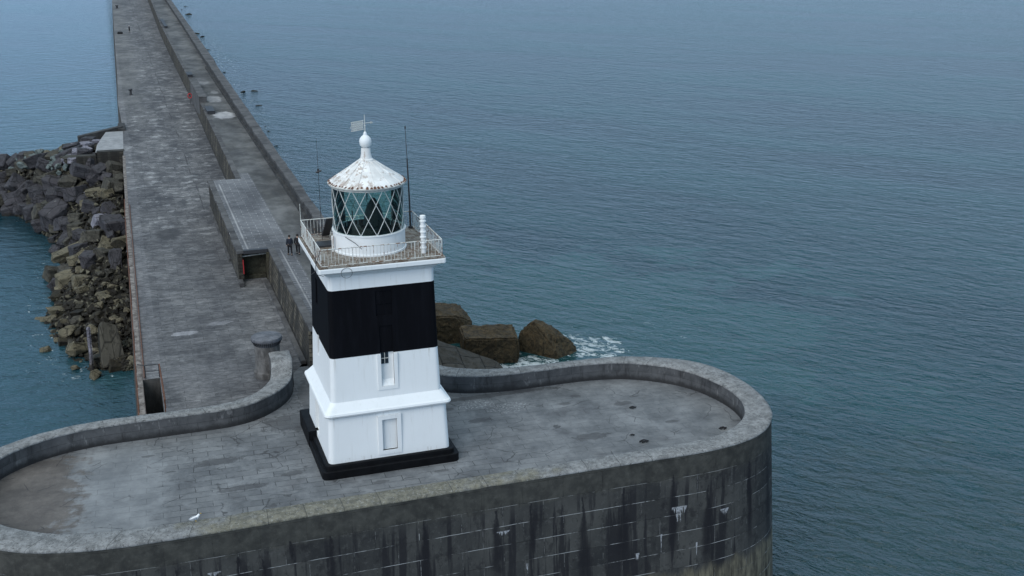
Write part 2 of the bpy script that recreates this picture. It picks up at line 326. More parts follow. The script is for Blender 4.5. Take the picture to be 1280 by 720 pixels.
M['rock_tan'] = rock_mat('tan_rock', (.10, .088, .055), (.23, .20, .135), (.13, .12, .085), wet=-9.9)
t = NT('jointed_slab_stone', .85, .3); p = t.obj(); s = t.sep(p)
bc, bf = t.brick(t.comb(t.add(s[1], t.mul(s[2], .5)), t.mul(s[0], 1.)), 2.6, 2.0, .05, (.045, .042, .036), (.078, .073, .064), (.008, .008, .007), .3)
c = t.mix(t.ramp(t.noise(p, 1.6, 8, .75), .48, .6, 0, .8), bc, (.028, .026, .020))
M['slabstone'] = t.out(c, t.bump(t.add(t.mul(bf, -1), t.noise(p, 2.5, 8, .75)), 1, .12))
M['rock_pale'] = rock_mat('pale_green_rock', (.10, .135, .13), (.20, .245, .235), (.15, .17, .17))
M['rock_lilac'] = rock_mat('lilac_grey_rock', (.17, .165, .20), (.33, .32, .37), (.22, .22, .25))
M['rock_brown'] = rock_mat('brown_sea_rock', (.042, .032, .018), (.105, .075, .038), (.060, .052, .030), wet=-10.1)
M['rock_weed'] = rock_mat('weedy_rock', (.012, .011, .008), (.035, .030, .020), (.05, .045, .03))

t = NT('small_rubble_stones', .85, .3); p = t.pos(); q = t.sep(t.vor(p, 1.6, 'F1', 'Color'))
c = t.mix(t.ramp(q[0], .70, .78), (.016, .014, .010), t.mix(q[1], (.05, .045, .032), (.13, .12, .085)))
c = t.mix(t.ramp(t.noise(p, 3, 7, .75), .5, .6, 0, .8), c, (.012, .010, .008))
M['rubble_stones'] = t.out(c, t.bump(t.noise(p, 4, 6), .8, .06))
# sea
t = NT('sea_water', .12, .5); p = t.pos(); s = t.sep(p)
t.b.inputs['IOR'].default_value = 1.33
def dot(v, a):
    n = t.n.new('ShaderNodeVectorMath'); n.operation = 'DOT_PRODUCT'; t.l.new(v, n.inputs[0]); n.inputs[1].default_value = a; return n.outputs['Value']
wob = t.mul(t.m_('SUBTRACT', t.noise(p, .10, 6, .65), .5), 3.2)
cu, cv = dot(p, (.64, -.77, 0)), dot(p, (.77, .64, 0))          # along and across the crests
lanes = t.nc(t.comb(t.mul(cu, .010), t.mul(cv, .030)), 1, 5, .6)
c = t.mix(lanes, (.001, .021, .030), (.003, .047, .056))
for (x, y, rx, ry, k, q) in ((24, 42, 34, 30, .45, (.016, .082, .086)), (32, -2, 16, 12, .35, (.022, .040, .036)), (9, 60, 10, 60, .35, (.02, .08, .085)), (-26, 60, 26, 70, .4, (.035, .075, .10))):
    c = t.mix(t.mul(t.blob(p, x, y, rx, ry, wob), k), c, q)
fo = 0.
fw = t.mul(t.m_('SUBTRACT', t.noise(p, .7, 6, .7), .5), 2.8)
foams = [(20.9, 39.5, 1.6, 4.6, .9), (22.3, 34.4, 3.0, 1.6, .8), (28.4, 35.8, 3.2, 3.6, .8), (20.5, 33.2, 3.4, 1.6, 1.), (26.5, 32.2, 3.5, 1.5, .5), (29, 27, 7, 2, .25), (11.5, 120, 3.5, 60, .38), (13.5, 210, 4, 60, .38), (16, 330, 5, 90, .38), (9.5, 66, 3.5, 22, .4), (33, 40, 7, 6, .22), (-21.5, 54, 2.0, 10, .32), (-22.5, 76, 2.2, 16, .30), (-17.5, 44.5, 3.5, 2.0, .34), (-28, 110, 5, 5, .28)]
for (x, y, rx, ry, k) in foams:
    fo = t.m_('MAXIMUM', fo, t.mul(t.blob(p, x, y, rx, ry, fw), k))
fn = t.noise(t.comb(t.mul(cu, .6), cv), 1.5, 9, .74, .8)
foam = t.ramp(t.add(fn, t.mul(fo, .24)), .66, .76)
foam = t.mul(foam, t.ramp(fo, .05, .3))
cap = t.ramp(t.noise(t.comb(t.mul(cu, .4), cv), .55, 3, .5), .815, .83)
foam = t.m_('MAXIMUM', foam, t.mul(cap, .8))
c = t.mix(foam, c, (.50, .56, .58))
w1 = t.noise(t.comb(t.mul(cu, .45), cv), .30, 3, .55, .5)
w2 = t.noise(t.comb(t.mul(cu, .50), cv), .85, 4, .64, .3)
w3 = t.noise(t.comb(t.mul(cu, .62), cv, 7.), 2.2, 4, .65, .3)
w4 = t.noise(t.map(p, (.22, .6, 1)), .9, 4, .6, .3)
h = t.add(t.mul(w1, .70), t.add(t.mul(t.m_('POWER', w2, 1.5), .95), t.mul(w3, .24)))
h = t.mul(h, t.ramp(lanes, 0, 1, .8, 1.15))
calm = t.ramp(s[0], -14, -12, 0, 1)
hm = t.add(t.mul(h, t.ramp(s[0], -14, -12, .16, 1)), t.mul(w4, t.ramp(s[0], -14, -12, .30, .0)))
M['sea'] = t.out(c, t.bump(hm, 1.0, 1.0), t.mix(foam, (.14,)*3, (.7,)*3))

# finish the harbour wall material with individual run-off stains below weep holes
def finish_drum(stains, limes):
    t, u, s, c, bf = M.pop('_drum')
    wob = t.mul(t.m_('SUBTRACT', t.noise(t.map(u, (1, .5, 1)), 2.2, 5, .65), .5), .55)
    acc = 0.; hole = 0.
    for (x, z, w, L) in stains:
        d = t.m_('ABSOLUTE', t.add(t.add(s[0], -x), wob))
        dz = t.m_('SUBTRACT', z, s[1])                       # metres below the hole
        wid = t.add(.05, t.mul(t.ramp(dz, -.2, L*.5), w))
        k = t.ramp(t.m_('DIVIDE', d, wid), .2, 1.35, 1, 0)
        k = t.mul(k, t.mul(t.ramp(dz, -.03, .03), t.ramp(dz, L*.55, L, 1, 0)))
        acc = t.m_('MAXIMUM', acc, k)
    c = t.mix(t.mul(acc, .88), c, (.009, .009, .012))
    la = 0.
    for (x, z, w, L) in limes:
        d = t.m_('ABSOLUTE', t.add(s[0], -x)); dz = t.m_('SUBTRACT', z, s[1])
        edge = t.noise(t.map(u, (7, .5, 1), loc=(x, 0, 0)), 1, 5, .75)
        lim = t.mul(t.ramp(d, 0, w, L, L*.15), t.ramp(edge, .36, .62, -.1, 1.25))
        k = t.mul(t.mul(t.ramp(d, w, w*.85), t.ramp(dz, -.04, 0)), t.ramp(t.m_('SUBTRACT', dz, lim), -.04, .02, 1, 0))
        la = t.m_('MAXIMUM', la, k)
    c = t.mix(t.mul(la, t.ramp(t.noise(u, 6, 6, .75), .38, .55, .25, .9)), c, (.36, .37, .39))
    M['drum'] = t.out(c, t.bump(t.add(t.mul(bf, -1.), t.noise(u, 5, 7, .7)), .6, .04))

# ------------------------------------------------------------------ object helpers
def link(o, parent=None, label=None, cat=None, group=None, kind=None):
    if o.name not in COL.objects: COL.objects.link(o)
    if parent: o.parent = parent
    if label: o['label'] = label
    if cat: o['category'] = cat
    if group: o['group'] = group
    if kind: o['kind'] = kind
    return o
def thing(name, label, cat, loc=(0,0,0), group=None):
    o = bpy.data.objects.new(name, None); o.location = loc; o.empty_display_size = .3
    return link(o, None, label, cat, group)
def mesh(name, verts, faces, mat, parent=None, smooth=False, **kw):
    me = bpy.data.meshes.new(name); me.from_pydata([tuple(v) for v in verts], [], faces); me.update()
    for m_ in (mat if isinstance(mat, (list, tuple)) else [mat]): me.materials.append(m_)
    if smooth:
        for p in me.polygons: p.use_smooth = True
    o = bpy.data.objects.new(name, me); return link(o, parent, **kw)
class MB:
    def __init__(s): s.v = []; s.f = []; s.mi = []
    def add(s, v, f, mi=0):
        k = len(s.v); s.v += [tuple(x) for x in v]; s.f += [tuple(i+k for i in q) for q in f]; s.mi += [mi]*len(f)
    def box(s, a, b, mi=0, mat=None):
        (x0,y0,z0),(x1,y1,z1) = a, b
        v = [(x0,y0,z0),(x1,y0,z0),(x1,y1,z0),(x0,y1,z0),(x0,y0,z1),(x1,y0,z1),(x1,y1,z1),(x0,y1,z1)]
        if mat: v = [mat @ Vector(q) for q in v]
        s.add(v, [(0,3,2,1),(4,5,6,7),(0,1,5,4),(1,2,6,5),(2,3,7,6),(3,0,4,7)], mi)
    def tube(s, pts, r, n=6, mi=0, cap=True):
        pts = [Vector(p) for p in pts]; rs = r if isinstance(r, (list, tuple)) else [r]*len(pts); V = []
        for i, p in enumerate(pts):
            d = (pts[min(i+1, len(pts)-1)] - pts[max(i-1, 0)]).normalized()
            a = d.cross(Vector((0,0,1)))
            if a.length < 1e-3: a = Vector((1,0,0))
            a.normalize(); b = d.cross(a)
            V += [p + (a*math.cos(2*math.pi*k/n) + b*math.sin(2*math.pi*k/n))*rs[i] for k in range(n)]
        F = [(i*n+k, i*n+(k+1)%n, (i+1)*n+(k+1)%n, (i+1)*n+k) for i in range(len(pts)-1) for k in range(n)]
        if cap: F += [tuple(range(n)), tuple(range(len(V)-1, len(V)-n-1, -1))]
        s.add(V, F, mi)
    def lathe(s, prof, n=48, c=(0,0,0), mi=0):
        V = [(c[0]+r*math.cos(2*math.pi*k/n), c[1]+r*math.sin(2*math.pi*k/n), c[2]+z) for r, z in prof for k in range(n)]
        F = [(i*n+k, i*n+(k+1)%n, (i+1)*n+(k+1)%n, (i+1)*n+k) for i in range(len(prof)-1) for k in range(n)]
        s.add(V, F, mi)
    def build(s, name, mat, parent=None, smooth=False, bevel=0, **kw):
        o = mesh(name, s.v, s.f, mat, parent, smooth, **kw)
        for p, i in zip(o.data.polygons, s.mi): p.material_index = i
        bm = bmesh.new(); bm.from_mesh(o.data); bmesh.ops.recalc_face_normals(bm, faces=bm.faces)
        if bevel: bmesh.ops.bevel(bm, geom=bm.edges[:], offset=bevel, segments=2, affect='EDGES', clamp_overlap=True)
        bm.to_mesh(o.data); bm.free()
        if smooth:
            for p in o.data.polygons: p.use_smooth = True
            try: o.data.set_sharp_from_angle(angle=R(35))
            except Exception: pass
        return o
def rsq(h, z, r=.3, n=5, cx=0, cy=0):
    out = []
    for qx, qy, a0 in ((1,1,0), (-1,1,90), (-1,-1,180), (1,-1,270)):
        for k in range(n+1):
            a = R(a0+90*k/n); out.append((cx+qx*(h-r)+r*math.cos(a), cy+qy*(h-r)+r*math.sin(a), z))
    return out
def loft_sq(mb, levels, r=.3, cap=True, mi=0):
    V = []; n = None
    for h, z, *rr in levels:
        q = rsq(h, z, rr[0] if rr else r); n = len(q); V += q
    F = [(i*n+k, i*n+(k+1)%n, (i+1)*n+(k+1)%n, (i+1)*n+k) for i in range(len(levels)-1) for k in range(n)]
    if cap: F += [tuple(range(n-1, -1, -1)), tuple(range(len(V)-n, len(V)))]
    mb.add(V, F, mi)
def interp(tab, y):
    if y <= tab[0][0]: return tab[0][1]
    for (a, p), (b, q) in zip(tab, tab[1:]):
        if y <= b: return p + (q-p)*(y-a)/(b-a)
    return tab[-1][1]
def catmull(pts, n=6):
    P = [Vector(p) for p in pts]; out = []
    for i in range(len(P)-1):
        p0, p1, p2, p3 = P[max(i-1, 0)], P[i], P[i+1], P[min(i+2, len(P)-1)]
        for k in range(n):
            t = k/n; out.append(.5*((2*p1)+(p2-p0)*t+(2*p0-5*p1+4*p2-p3)*t*t+(3*p1-p0-3*p2+p3)*t**3))
    out.append(P[-1]); return out
def cut(o, boxes):
    mb = MB()
    for a, b in boxes: mb.box(a, b)
    c = mb.build('cutter', M['white'])
    md = o.modifiers.new('b', 'BOOLEAN'); md.object = c; md.operation = 'DIFFERENCE'; md.solver = 'EXACT'
    dg = bpy.context.evaluated_depsgraph_get(); dg.update()
    me = bpy.data.meshes.new_from_object(o.evaluated_get(dg)); o.modifiers.clear()
    old = o.data; o.data = me; bpy.data.meshes.remove(old); bpy.data.objects.remove(c)

# ------------------------------------------------------------------ camera, sky, sun
cam = bpy.data.objects.new('camera', bpy.data.cameras.new('camera')); COL.objects.link(cam); S.camera = cam
pi_, ya, ro = .3138, .3258, -.0025
fw = Vector((math.sin(ya)*math.cos(pi_), math.cos(ya)*math.cos(pi_), -math.sin(pi_)))
rt = Vector((math.cos(ya), -math.sin(ya), 0)); up = rt.cross(fw)
rt, up = rt*math.cos(ro)+up*math.sin(ro), -rt*math.sin(ro)+up*math.cos(ro)
mw = Matrix((rt, up, -fw)).transposed().to_4x4(); mw.translation = Vector((-12.5576, -62.0616, 29.9661)); cam.matrix_world = mw
cam.data.sensor_width = 36; cam.data.lens = 1456.04/1280*36; cam.data.clip_start = .5; cam.data.clip_end = 30000
CLOUD = 8.4
W = bpy.data.worlds.new('World'); S.world = W; W.use_nodes = True; n = W.node_tree.nodes; l = W.node_tree.links
sky = n.new('ShaderNodeTexSky'); sky.sky_type = 'NISHITA'; sky.sun_disc = False
SUN_EL, SUN_AZ = 36, -130          # azimuth from +Y, towards +X
sky.sun_elevation = R(SUN_EL); sky.sun_rotation = R(SUN_AZ); sky.air_density = 1.0; sky.dust_density = .8; sky.ozone_density = 2.5
hs = n.new('ShaderNodeHueSaturation'); hs.inputs['Saturation'].default_value = .8
# a bright, even cloud layer over the clear sky: bluer towards the horizon, paler overhead
tc = n.new('ShaderNodeTexCoord'); sx = n.new('ShaderNodeSeparateXYZ'); l.new(tc.outputs['Generated'], sx.inputs[0])
cr = n.new('ShaderNodeValToRGB'); l.new(sx.outputs[2], cr.inputs[0]); e = cr.color_ramp.elements; e.new(.3); e.new(.6)
for q_, (p_, c_) in zip(e, ((0, (.21,.40,.70,1)), (.30, (.21,.39,.62,1)), (.62, (.34,.49,.62,1)), (1, (1.0,1.06,1.0,1)))): q_.position = p_; q_.color = c_
sc = n.new('ShaderNodeVectorMath'); sc.operation = 'SCALE'; sc.inputs['Scale'].default_value = CLOUD; l.new(cr.outputs[0], sc.inputs[0])
mxs = n.new('ShaderNodeMix'); mxs.data_type = 'RGBA'; mxs.inputs[0].default_value = .72
l.new(sky.outputs[0], hs.inputs['Color']); l.new(hs.outputs[0], mxs.inputs[6]); l.new(sc.outputs[0], mxs.inputs[7]); l.new(mxs.outputs[2], n['Background'].inputs['Color'])
n['Background'].inputs['Strength'].default_value = .14
sd = bpy.data.lights.new('sun', 'SUN'); sd.energy = 1.4; sd.angle = R(40); sd.color = (1, .98, .96)
so = bpy.data.objects.new('sun', sd); COL.objects.link(so)
d = Vector((math.sin(R(SUN_AZ))*math.cos(R(SUN_EL)), math.cos(R(SUN_AZ))*math.cos(R(SUN_EL)), math.sin(R(SUN_EL))))
so.rotation_euler = d.to_track_quat('Z', 'Y').to_euler()
S.view_settings.view_transform = 'Standard'; S.view_settings.look = 'None'; S.view_settings.gamma = 1; S.view_settings.exposure = .33
S.view_settings.use_curve_mapping = False

# ------------------------------------------------------------------ sea
mesh('sea', [(-9000,-9000,SEA),(9000,-9000,SEA),(9000,9000,SEA),(-9000,9000,SEA)], [(0,1,2,3)], M['sea'], kind='structure')

# ------------------------------------------------------------------ pier head
HP = 1.25
inner = [(3.0,13.5),(3.1,10.6),(3.7,8.2),(5.0,6.6),(6.6,5.5),(9,4.85),(12,4.75),(15,4.72),(17.6,4.2),(19.7,2.9),(21.2,1.1),(22.0,-1.4),(22.0,-3.8),(21.0,-6.1),(19.1,-7.6),(16.6,-8.3),(12,-8.38),(6,-8.4),(0,-8.4),(-6,-8.38),(-11,-8.38),(-14.5,-8.2),(-17.0,-7.7),(-18.8,-6.8),(-20.3,-5.5),(-21.4,-3.9),(-21.8,-1.8),(-21.6,.5),(-20.6,2.4),(-18.9,3.8),(-17,4.55),(-15.1,4.85),(-12.5,4.9),(-10.5,4.92),(-8.2,5.0),(-6.7,5.4),(-5.3,6.4),(-4.2,7.8),(-3.55,9.5),(-3.45,11.6)]
outer = [(4.1,13.5),(4.3,11.4),(4.9,9.4),(5.9,7.8),(7.2,6.7),(9.3,5.9),(12,5.65),(15.2,5.55),(18.2,5.15),(20.9,3.9),(22.7,2.1),(23.55,-.9),(23.45,-4.0),(22.5,-6.6),(20.6,-8.5),(17.4,-9.45),(12,-9.52),(6,-9.52),(0,-9.58),(-6,-9.65),(-11.4,-9.75),(-15.3,-9.6),(-18.1,-9.0),(-20.2,-7.9),(-21.9,-6.2),(-22.9,-4.4),(-23.3,-1.8),(-22.9,.8),(-21.8,2.9),(-19.6,4.55),(-17.4,5.4),(-15.2,5.72),(-12.5,5.75),(-10.6,5.72),(-8.6,5.85),(-7.3,6.25),(-6.2,7.0),(-5.3,8.3),(-4.8,9.8),(-4.72,11.6)]
assert len(inner) == len(outer)
def smooth2(l): return catmull([(x, y, 0) for x, y in l], 6)
I2, O2 = smooth2(inner), smooth2(outer)
def arclen(P):
    s = [0]
    for a, b in zip(P, P[1:]): s.append(s[-1]+(b-a).length)
    return s
sO = arclen(O2)
def wallz(i):      # swept up end beside the stone pillar
    y = I2[i].y; end = len(I2)-1
    if i > end-16 and y > 8.6: 
        return HP + (2.05-HP)*min(1, max(0, (y-8.7)/1.2))**1.3
    return HP
pier = thing('pier_head_wall', 'long dark ashlar harbour wall with low rounded parapet wrapping around the lighthouse pier', 'harbour wall', (0,-9,0))
def uvmesh(name, rows, us, vs, mat, parent, smooth=True):
    n = len(rows[0]); V = [p for r in rows for p in r]; F = []; UV = []
    for j in range(len(rows)-1):
        for i in range(n-1):
            F.append((j*n+i, j*n+i+1, (j+1)*n+i+1, (j+1)*n+i))
            UV += [(us[i], vs[j][i]), (us[i+1], vs[j][i+1]), (us[i+1], vs[j+1][i+1]), (us[i], vs[j+1][i])]
    o = mesh(name, V, F, mat, parent, smooth); ul = o.data.uv_layers.new(name='UVMap')
    for k, q in enumerate(UV): ul.data[k].uv = q
    return o
def P3(v, z, off=(0,0)): return (v.x-pier.location.x+off[0], v.y-pier.location.y+off[1], z)
nrm = []
for i, v in enumerate(O2):
    tn = (O2[min(i+1, len(O2)-1)]-O2[max(i-1, 0)]).normalized(); nrm.append(Vector((-tn.y, tn.x, 0)))
if (nrm[len(nrm)//2]).y > 0: nrm = [-q for q in nrm]
cz = [wallz(i) for i in range(len(I2))]
# outer wall with a batter of 7 cm per metre; a recessed joint line under the coping course
lv = [-.0, -1.4, -3.5, -6, -9, -12]
def orow(zf): return [P3(O2[i]+nrm[i]*(.072*(HP-zf(i))), zf(i)) for i in range(len(O2))]
rows = [orow(lambda i: cz[i]-.10)]+[orow(lambda i, z=z: z) for z in lv]
vs = [[cz[i]-.10 for i in range(len(O2))]]+[[z]*len(O2) for z in lv]
# map u: metres measured from the middle of the straight front (x = 0) so stains sit where the photo shows them
k0 = min(range(len(O2)), key=lambda i: abs(O2[i].x)+(0 if O2[i].y < -5 else 99))
us = [sO[k0]-q for q in sO]
finish_drum([( -9.2, -.35, .10, 4), (-6.6, .0, .05, 1.5), (-4.6, -.1, .30, 5), (.3, -.15, .32, 5), (-8.0, -.7, .30, 4), (4.2, -.3, .30, 5), (6.2, -.2, .12, 4), (9.2, -.35, .28, 7), (11.6, -.2, .40, 6), (14.6, .1, .28, 6), (16.8, -.9, .35, 6), (19.8, -.2, .2, 6), (21.9, -.5, .3, 6), (-14, -.2, .3, 5), (-12.2, -.5, .12, 3), (-16.5, -.4, .3, 5)],
            [(15.0, -1.9, .5, .9), (17.9, -2.6, .3, .5), (12.4, -4.3, .15, .5), (13.9, -3.4, .06, 1.6), (4.6, -1.55, .4, .25), (5.9, -3.7, .08, .6), (-10.4, -.95, .35, .25), (16.1, -4.3, .06, 1.0)])
uvmesh('outer_wall', rows, us, vs, M['drum'], pier)
nI = len(I2)
def irow(z): return [P3(I2[i], (cz[i]-.10) if z is None else z) for i in range(nI)]
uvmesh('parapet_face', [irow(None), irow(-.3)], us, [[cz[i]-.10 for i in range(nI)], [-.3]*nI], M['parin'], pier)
# coping: slightly irregular edges, rounded arrises
rows = []
for frac, dz in ((-.02, -.12), (-.03, -.05), (.02, 0), (.5, .02), (.93, 0), (1.03, -.06), (1.02, -.14)):
    row = []
    for i in range(nI):
        v = I2[i].lerp(O2[i], frac); j = mnoise.noise(Vector((v.x*.9, v.y*.9, 3)))*.035; k = mnoise.noise(Vector((v.x*2, v.y*2, 9)))*.025
        row.append(P3(v, cz[i]+dz+k, (nrm[i].x*j, nrm[i].y*j)))
    rows.append(row)
uvmesh('coping', rows, us, [[j]*nI for j in range(7)], M['coping'], pier)
# square end of the swept up wall
a, b = I2[-1], O2[-1]
mb = MB(); mb.box((b.x-.03, a.y-1.55-pier.location.y, -.2), (a.x+.03, a.y+.12-pier.location.y, 2.0)); mb.build('end_block', M['partop'], pier, bevel=.04)

# paving inside
xs = [(v.x, v.y) for v in I2]
pts = [(x*1.0, y) for x, y in xs]
grow = []
for i, v in enumerate(I2):
    grow.append((v.x+nrm[i].x*.25, v.y+nrm[i].y*.25, 0))
grow += [(-3.2, 13.5, 0)]
mesh('pier_ground', grow, [tuple(range(len(grow)))], M['pave'], kind='structure')
# fill of masonry below the paving and parapet (so nothing is hollow from the side)
mesh('masonry_core', [(v.x, v.y, -.05) for v in I2], [tuple(range(nI))], M['steps'], pier)
for o in pier.children:
    if o.name.startswith('masonry_core'):
        for v in o.data.vertices: v.co.y += 9

# ------------------------------------------------------------------ quay (lower level)
XL = [(5,-13.15),(9,-13.12),(30,-13.02),(60,-12.88),(94,-12.55),(115,-12.25),(139,-12.55),(168,-12.2),(385,-10.8),(560,-9.3)]
XB = [(5,-1.9),(14,-1.95),(40,-2.0),(76,-1.5),(105,-1.3),(139,-.9),(170,-.9),(249,-.6),(380,1.1),(560,3.8)]
XI = [(5,3.0),(44,3.0),(100,3.1),(165,3.6),(234,4.3),(337,5.0),(380,5.3),(560,7.4)]
XO = [(5,3.85),(44,3.75),(107,4.3),(158,4.7),(161,5.0),(222,5.5),(322,6.2),(560,8.8)]
ys = [5.2,9,14.6,20,30,40,50,60,76,94,105,115,125,139,150,158,161,170,200,230,260,300,340,385,450,560]
PIT = (-12.85, -11.75, 6.0, 14.6)
V, F = [], []
def quad(a, b, c, d):
    k = len(V); V.extend([a, b, c, d]); F.append((k, k+1, k+2, k+3))
for y0, y1 in zip(ys, ys[1:]):
    a0, a1 = interp(XL, y0), interp(XL, y1); b0, b1 = interp(XB, y0), interp(XB, y1)
    if y1 <= 14.6 + 1e-6:
        quad((PIT[1], y0, .004), (-3.3 if y1 <= 9.1 else b0, y0, .004), (-3.3 if y1 <= 9.1 else b1, y1, .004), (PIT[1], y1, .004))
        quad((a0, y0, .004), (PIT[0], y0, .004), (PIT[0], y1, .004), (a1, y1, .004))
    else: quad((a0, y0, .004), (b0, y0, .004), (b1, y1, .004), (a1, y1, .004))
V = [(x, y, z) if not (y < 9.1 and x > -5) else ((-6.0 if y < 6 else -4.9), max(y, 5.4), z) for x, y, z in V]
mesh('quay_ground', V, F, M['quay'], kind='structure')
quay = thing('quay_wall', 'long weed-stained quay wall dropping to calm water on the left of the breakwater', 'quay wall', (-13, 9, 0))
def L_(p, o): return tuple(a-b for a, b in zip(p, o))
mb = MB()
for y0, y1 in zip(ys, ys[1:]):
    a0, a1 = interp(XL, y0), interp(XL, y1)
    mb.add([L_(q, quay.location) for q in ((a0,y0,0),(a1,y1,0),(a1-.82,y1,-12),(a0-.82,y0,-12))], [(0,1,2,3)])
mb.build('face', M['quayface'], quay)
mb = MB()
for y0, y1 in zip(ys, ys[1:]):
    if y0 > 90: break
    for q in range(4):
        ya_, yb_ = y0+(y1-y0)*q/4, y0+(y1-y0)*(q+1)/4-.03
        a0, a1 = interp(XL, ya_), interp(XL, yb_); j = random.uniform(-.03, .03)
        mb.add([L_(v, quay.location) for v in ((a0-.10+j,ya_,-.35),(a0+.22,ya_,-.35),(a1+.22,yb_,-.35),(a1-.10+j,yb_,-.35),(a0-.10+j,ya_,.03),(a0+.22,ya_,.03),(a1+.22,yb_,.03),(a1-.10+j,yb_,.03))],
               [(0,1,2,3),(4,5,6,7),(0,1,5,4),(1,2,6,5),(2,3,7,6),(3,0,4,7)])
mb.build('edge_stones', M['edge'], quay)
mb = MB(); pts = [L_((interp(XL, y)+.36, y, .07), quay.location) for y in (14.8, 25, 40, 50, 60, 66)]
mb.tube(pts, .04, 6); pts = [L_((interp(XL, y)-.16, y, -.22), quay.location) for y in (8, 25, 40, 50, 60, 70)]; mb.tube(pts, .06, 6)
mb.build('rusty_rail', M['rust'], quay)
# pit with landing steps
pit = thing('quay_steps', 'narrow stair pit cut into the quay edge behind the parapet', 'steps', (-12.3, 14.6, 0))
mb = MB(); x0, x1, y0, y1 = PIT[0]-pit.location.x, PIT[1]-pit.location.x, PIT[2]-14.6, 0
mb.add([(x0,y1,0),(x1,y1,0),(x1,y1,-8),(x0,y1,-8),(x1,y0,0),(x1,y0,-8),(x0,y0,0),(x0,y0,-8)], [(0,1,2,3),(1,4,5,2),(6,0,3,7),(4,6,7,5)])
mb.build('pit_wall', M['pillar'], pit)
mb = MB()
for k in range(14): mb.box((x0+.01, -.5-.32*k, -8), (x1-.01, -.18-.32*k+.01, -5.6+.22*k*1.0))
mb.build('stair', M['steps'], pit)
rail = thing('handrail', 'low bent iron handrail with rusty side rail around the quay stair pit', 'handrail', (-12.3, 14.7, 0))
mb = MB(); mb.tube([(-.35,.05,0),(-.35,.05,.95)], .035); mb.tube([(.55,.05,0),(.55,.05,.95)], .035); mb.tube([(-.8,.35,.98),(-.35,.05,.95),(.55,.05,.95)], .035); mb.tube([(-.35,.05,.5),(.55,.05,.5)], .022)
mb.build('post_frame', M['darkiron'], rail)
mb = MB(); mb.tube([(.60,.0,.95),(.64,-3,.9),(.66,-6.2,.85)], .05); mb.tube([(.60,.0,.45),(.64,-3,.4),(.66,-6.2,.35)], .04)
for y in (-1.5, -3, -4.5, -6.1): mb.tube([(.63,y,0),(.63,y,.9)], .035)
mb.build('side_rail', M['rust'], rail)

# ------------------------------------------------------------------ promenade (upper level) with walls
PZ = 2.8
BAY = (-4.35, -1.75, 34.2, 62.5)
pv_, pf_ = [], []
yy = [12.6, 20, 34.2, 40, 50, 62.5, 76, 94, 105, 125, 139, 150, 161, 170, 200, 230, 260, 300, 340, 385, 450, 560]
for y0, y1 in zip(yy, yy[1:]):
    bay = y0 >= 34.1 and y1 <= 62.6
    k = len(pv_); l0 = BAY[0]-.04 if bay else interp(XB, y0)+.22; l1 = BAY[0]-.04 if bay else interp(XB, y1)+.22
    pv_ += [(l0,y0,PZ+.004),(interp(XI,y0)+.1,y0,PZ+.004),(interp(XI,y1)+.1,y1,PZ+.004),(l1,y1,PZ+.004)]; pf_.append((k,k+1,k+2,k+3))
mesh('promenade_path', pv_, pf_, M['prom'], kind='structure')
prom = thing('retaining_wall', 'brown rubble stone wall holding up the raised promenade along the quay', 'retaining wall', (-2, 14, 0))
mb = MB(); O_ = prom.location
for y0, y1 in zip(yy, yy[1:]):
    if 34.1 <= y0 < 62: continue
    a0, a1 = interp(XB, y0), interp(XB, y1)
    mb.add([L_(v, O_) for v in ((a0,y0,-.1),(a1,y1,-.1),(a1+.25,y1,PZ-.14),(a0+.25,y0,PZ-.14))], [(0,1,2,3)])
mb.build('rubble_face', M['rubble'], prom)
mb = MB()
for y0, y1 in zip(yy, yy[1:]):
    if 34.1 <= y0 < 62: continue
    N = max(1, int((y1-y0)/1.8))
    for q in range(N):
        ya_, yb_ = y0+(y1-y0)*q/N, y0+(y1-y0)*(q+1)/N-.02
        a0, a1 = interp(XB, ya_)+.2, interp(XB, yb_)+.2; j = random.uniform(-.03, .03)
        mb.add([L_(v, O_) for v in ((a0+j,ya_,PZ-.15),(a0+.55,ya_,PZ-.15),(a1+.55,yb_,PZ-.15),(a1+j,yb_,PZ-.15),(a0+j,ya_,PZ+.03),(a0+.55,ya_,PZ+.03),(a1+.55,yb_,PZ+.03),(a1+j,yb_,PZ+.03))],
               [(0,1,2,3),(4,5,6,7),(0,1,5,4),(1,2,6,5),(2,3,7,6),(3,0,4,7)])
mb.build('edge_coping', M['partop'], prom)
mb = MB()      # south end wall and flight of steps behind the tower
mb.box(L_((-1.9, 12.6, -.1), O_), L_((3.2, 12.75, PZ-.01), O_)); mb.build('end_wall', M['rubble'], prom)
mb = MB()
for k in range(9): mb.box(L_((0.6, 12.58-.3*(9-k), -.05), O_), L_((2.9, 12.6, PZ*(k+1)/10), O_))
mb.build('steps', M['steps'], prom)
# low footing ledge along the foot of the wall
mb = MB(); mb.box(L_((-2.35, 14, -.05), O_), L_((-1.97, 33.9, .22), O_)); mb.build('footing', M['partop'], prom, bevel=.03)

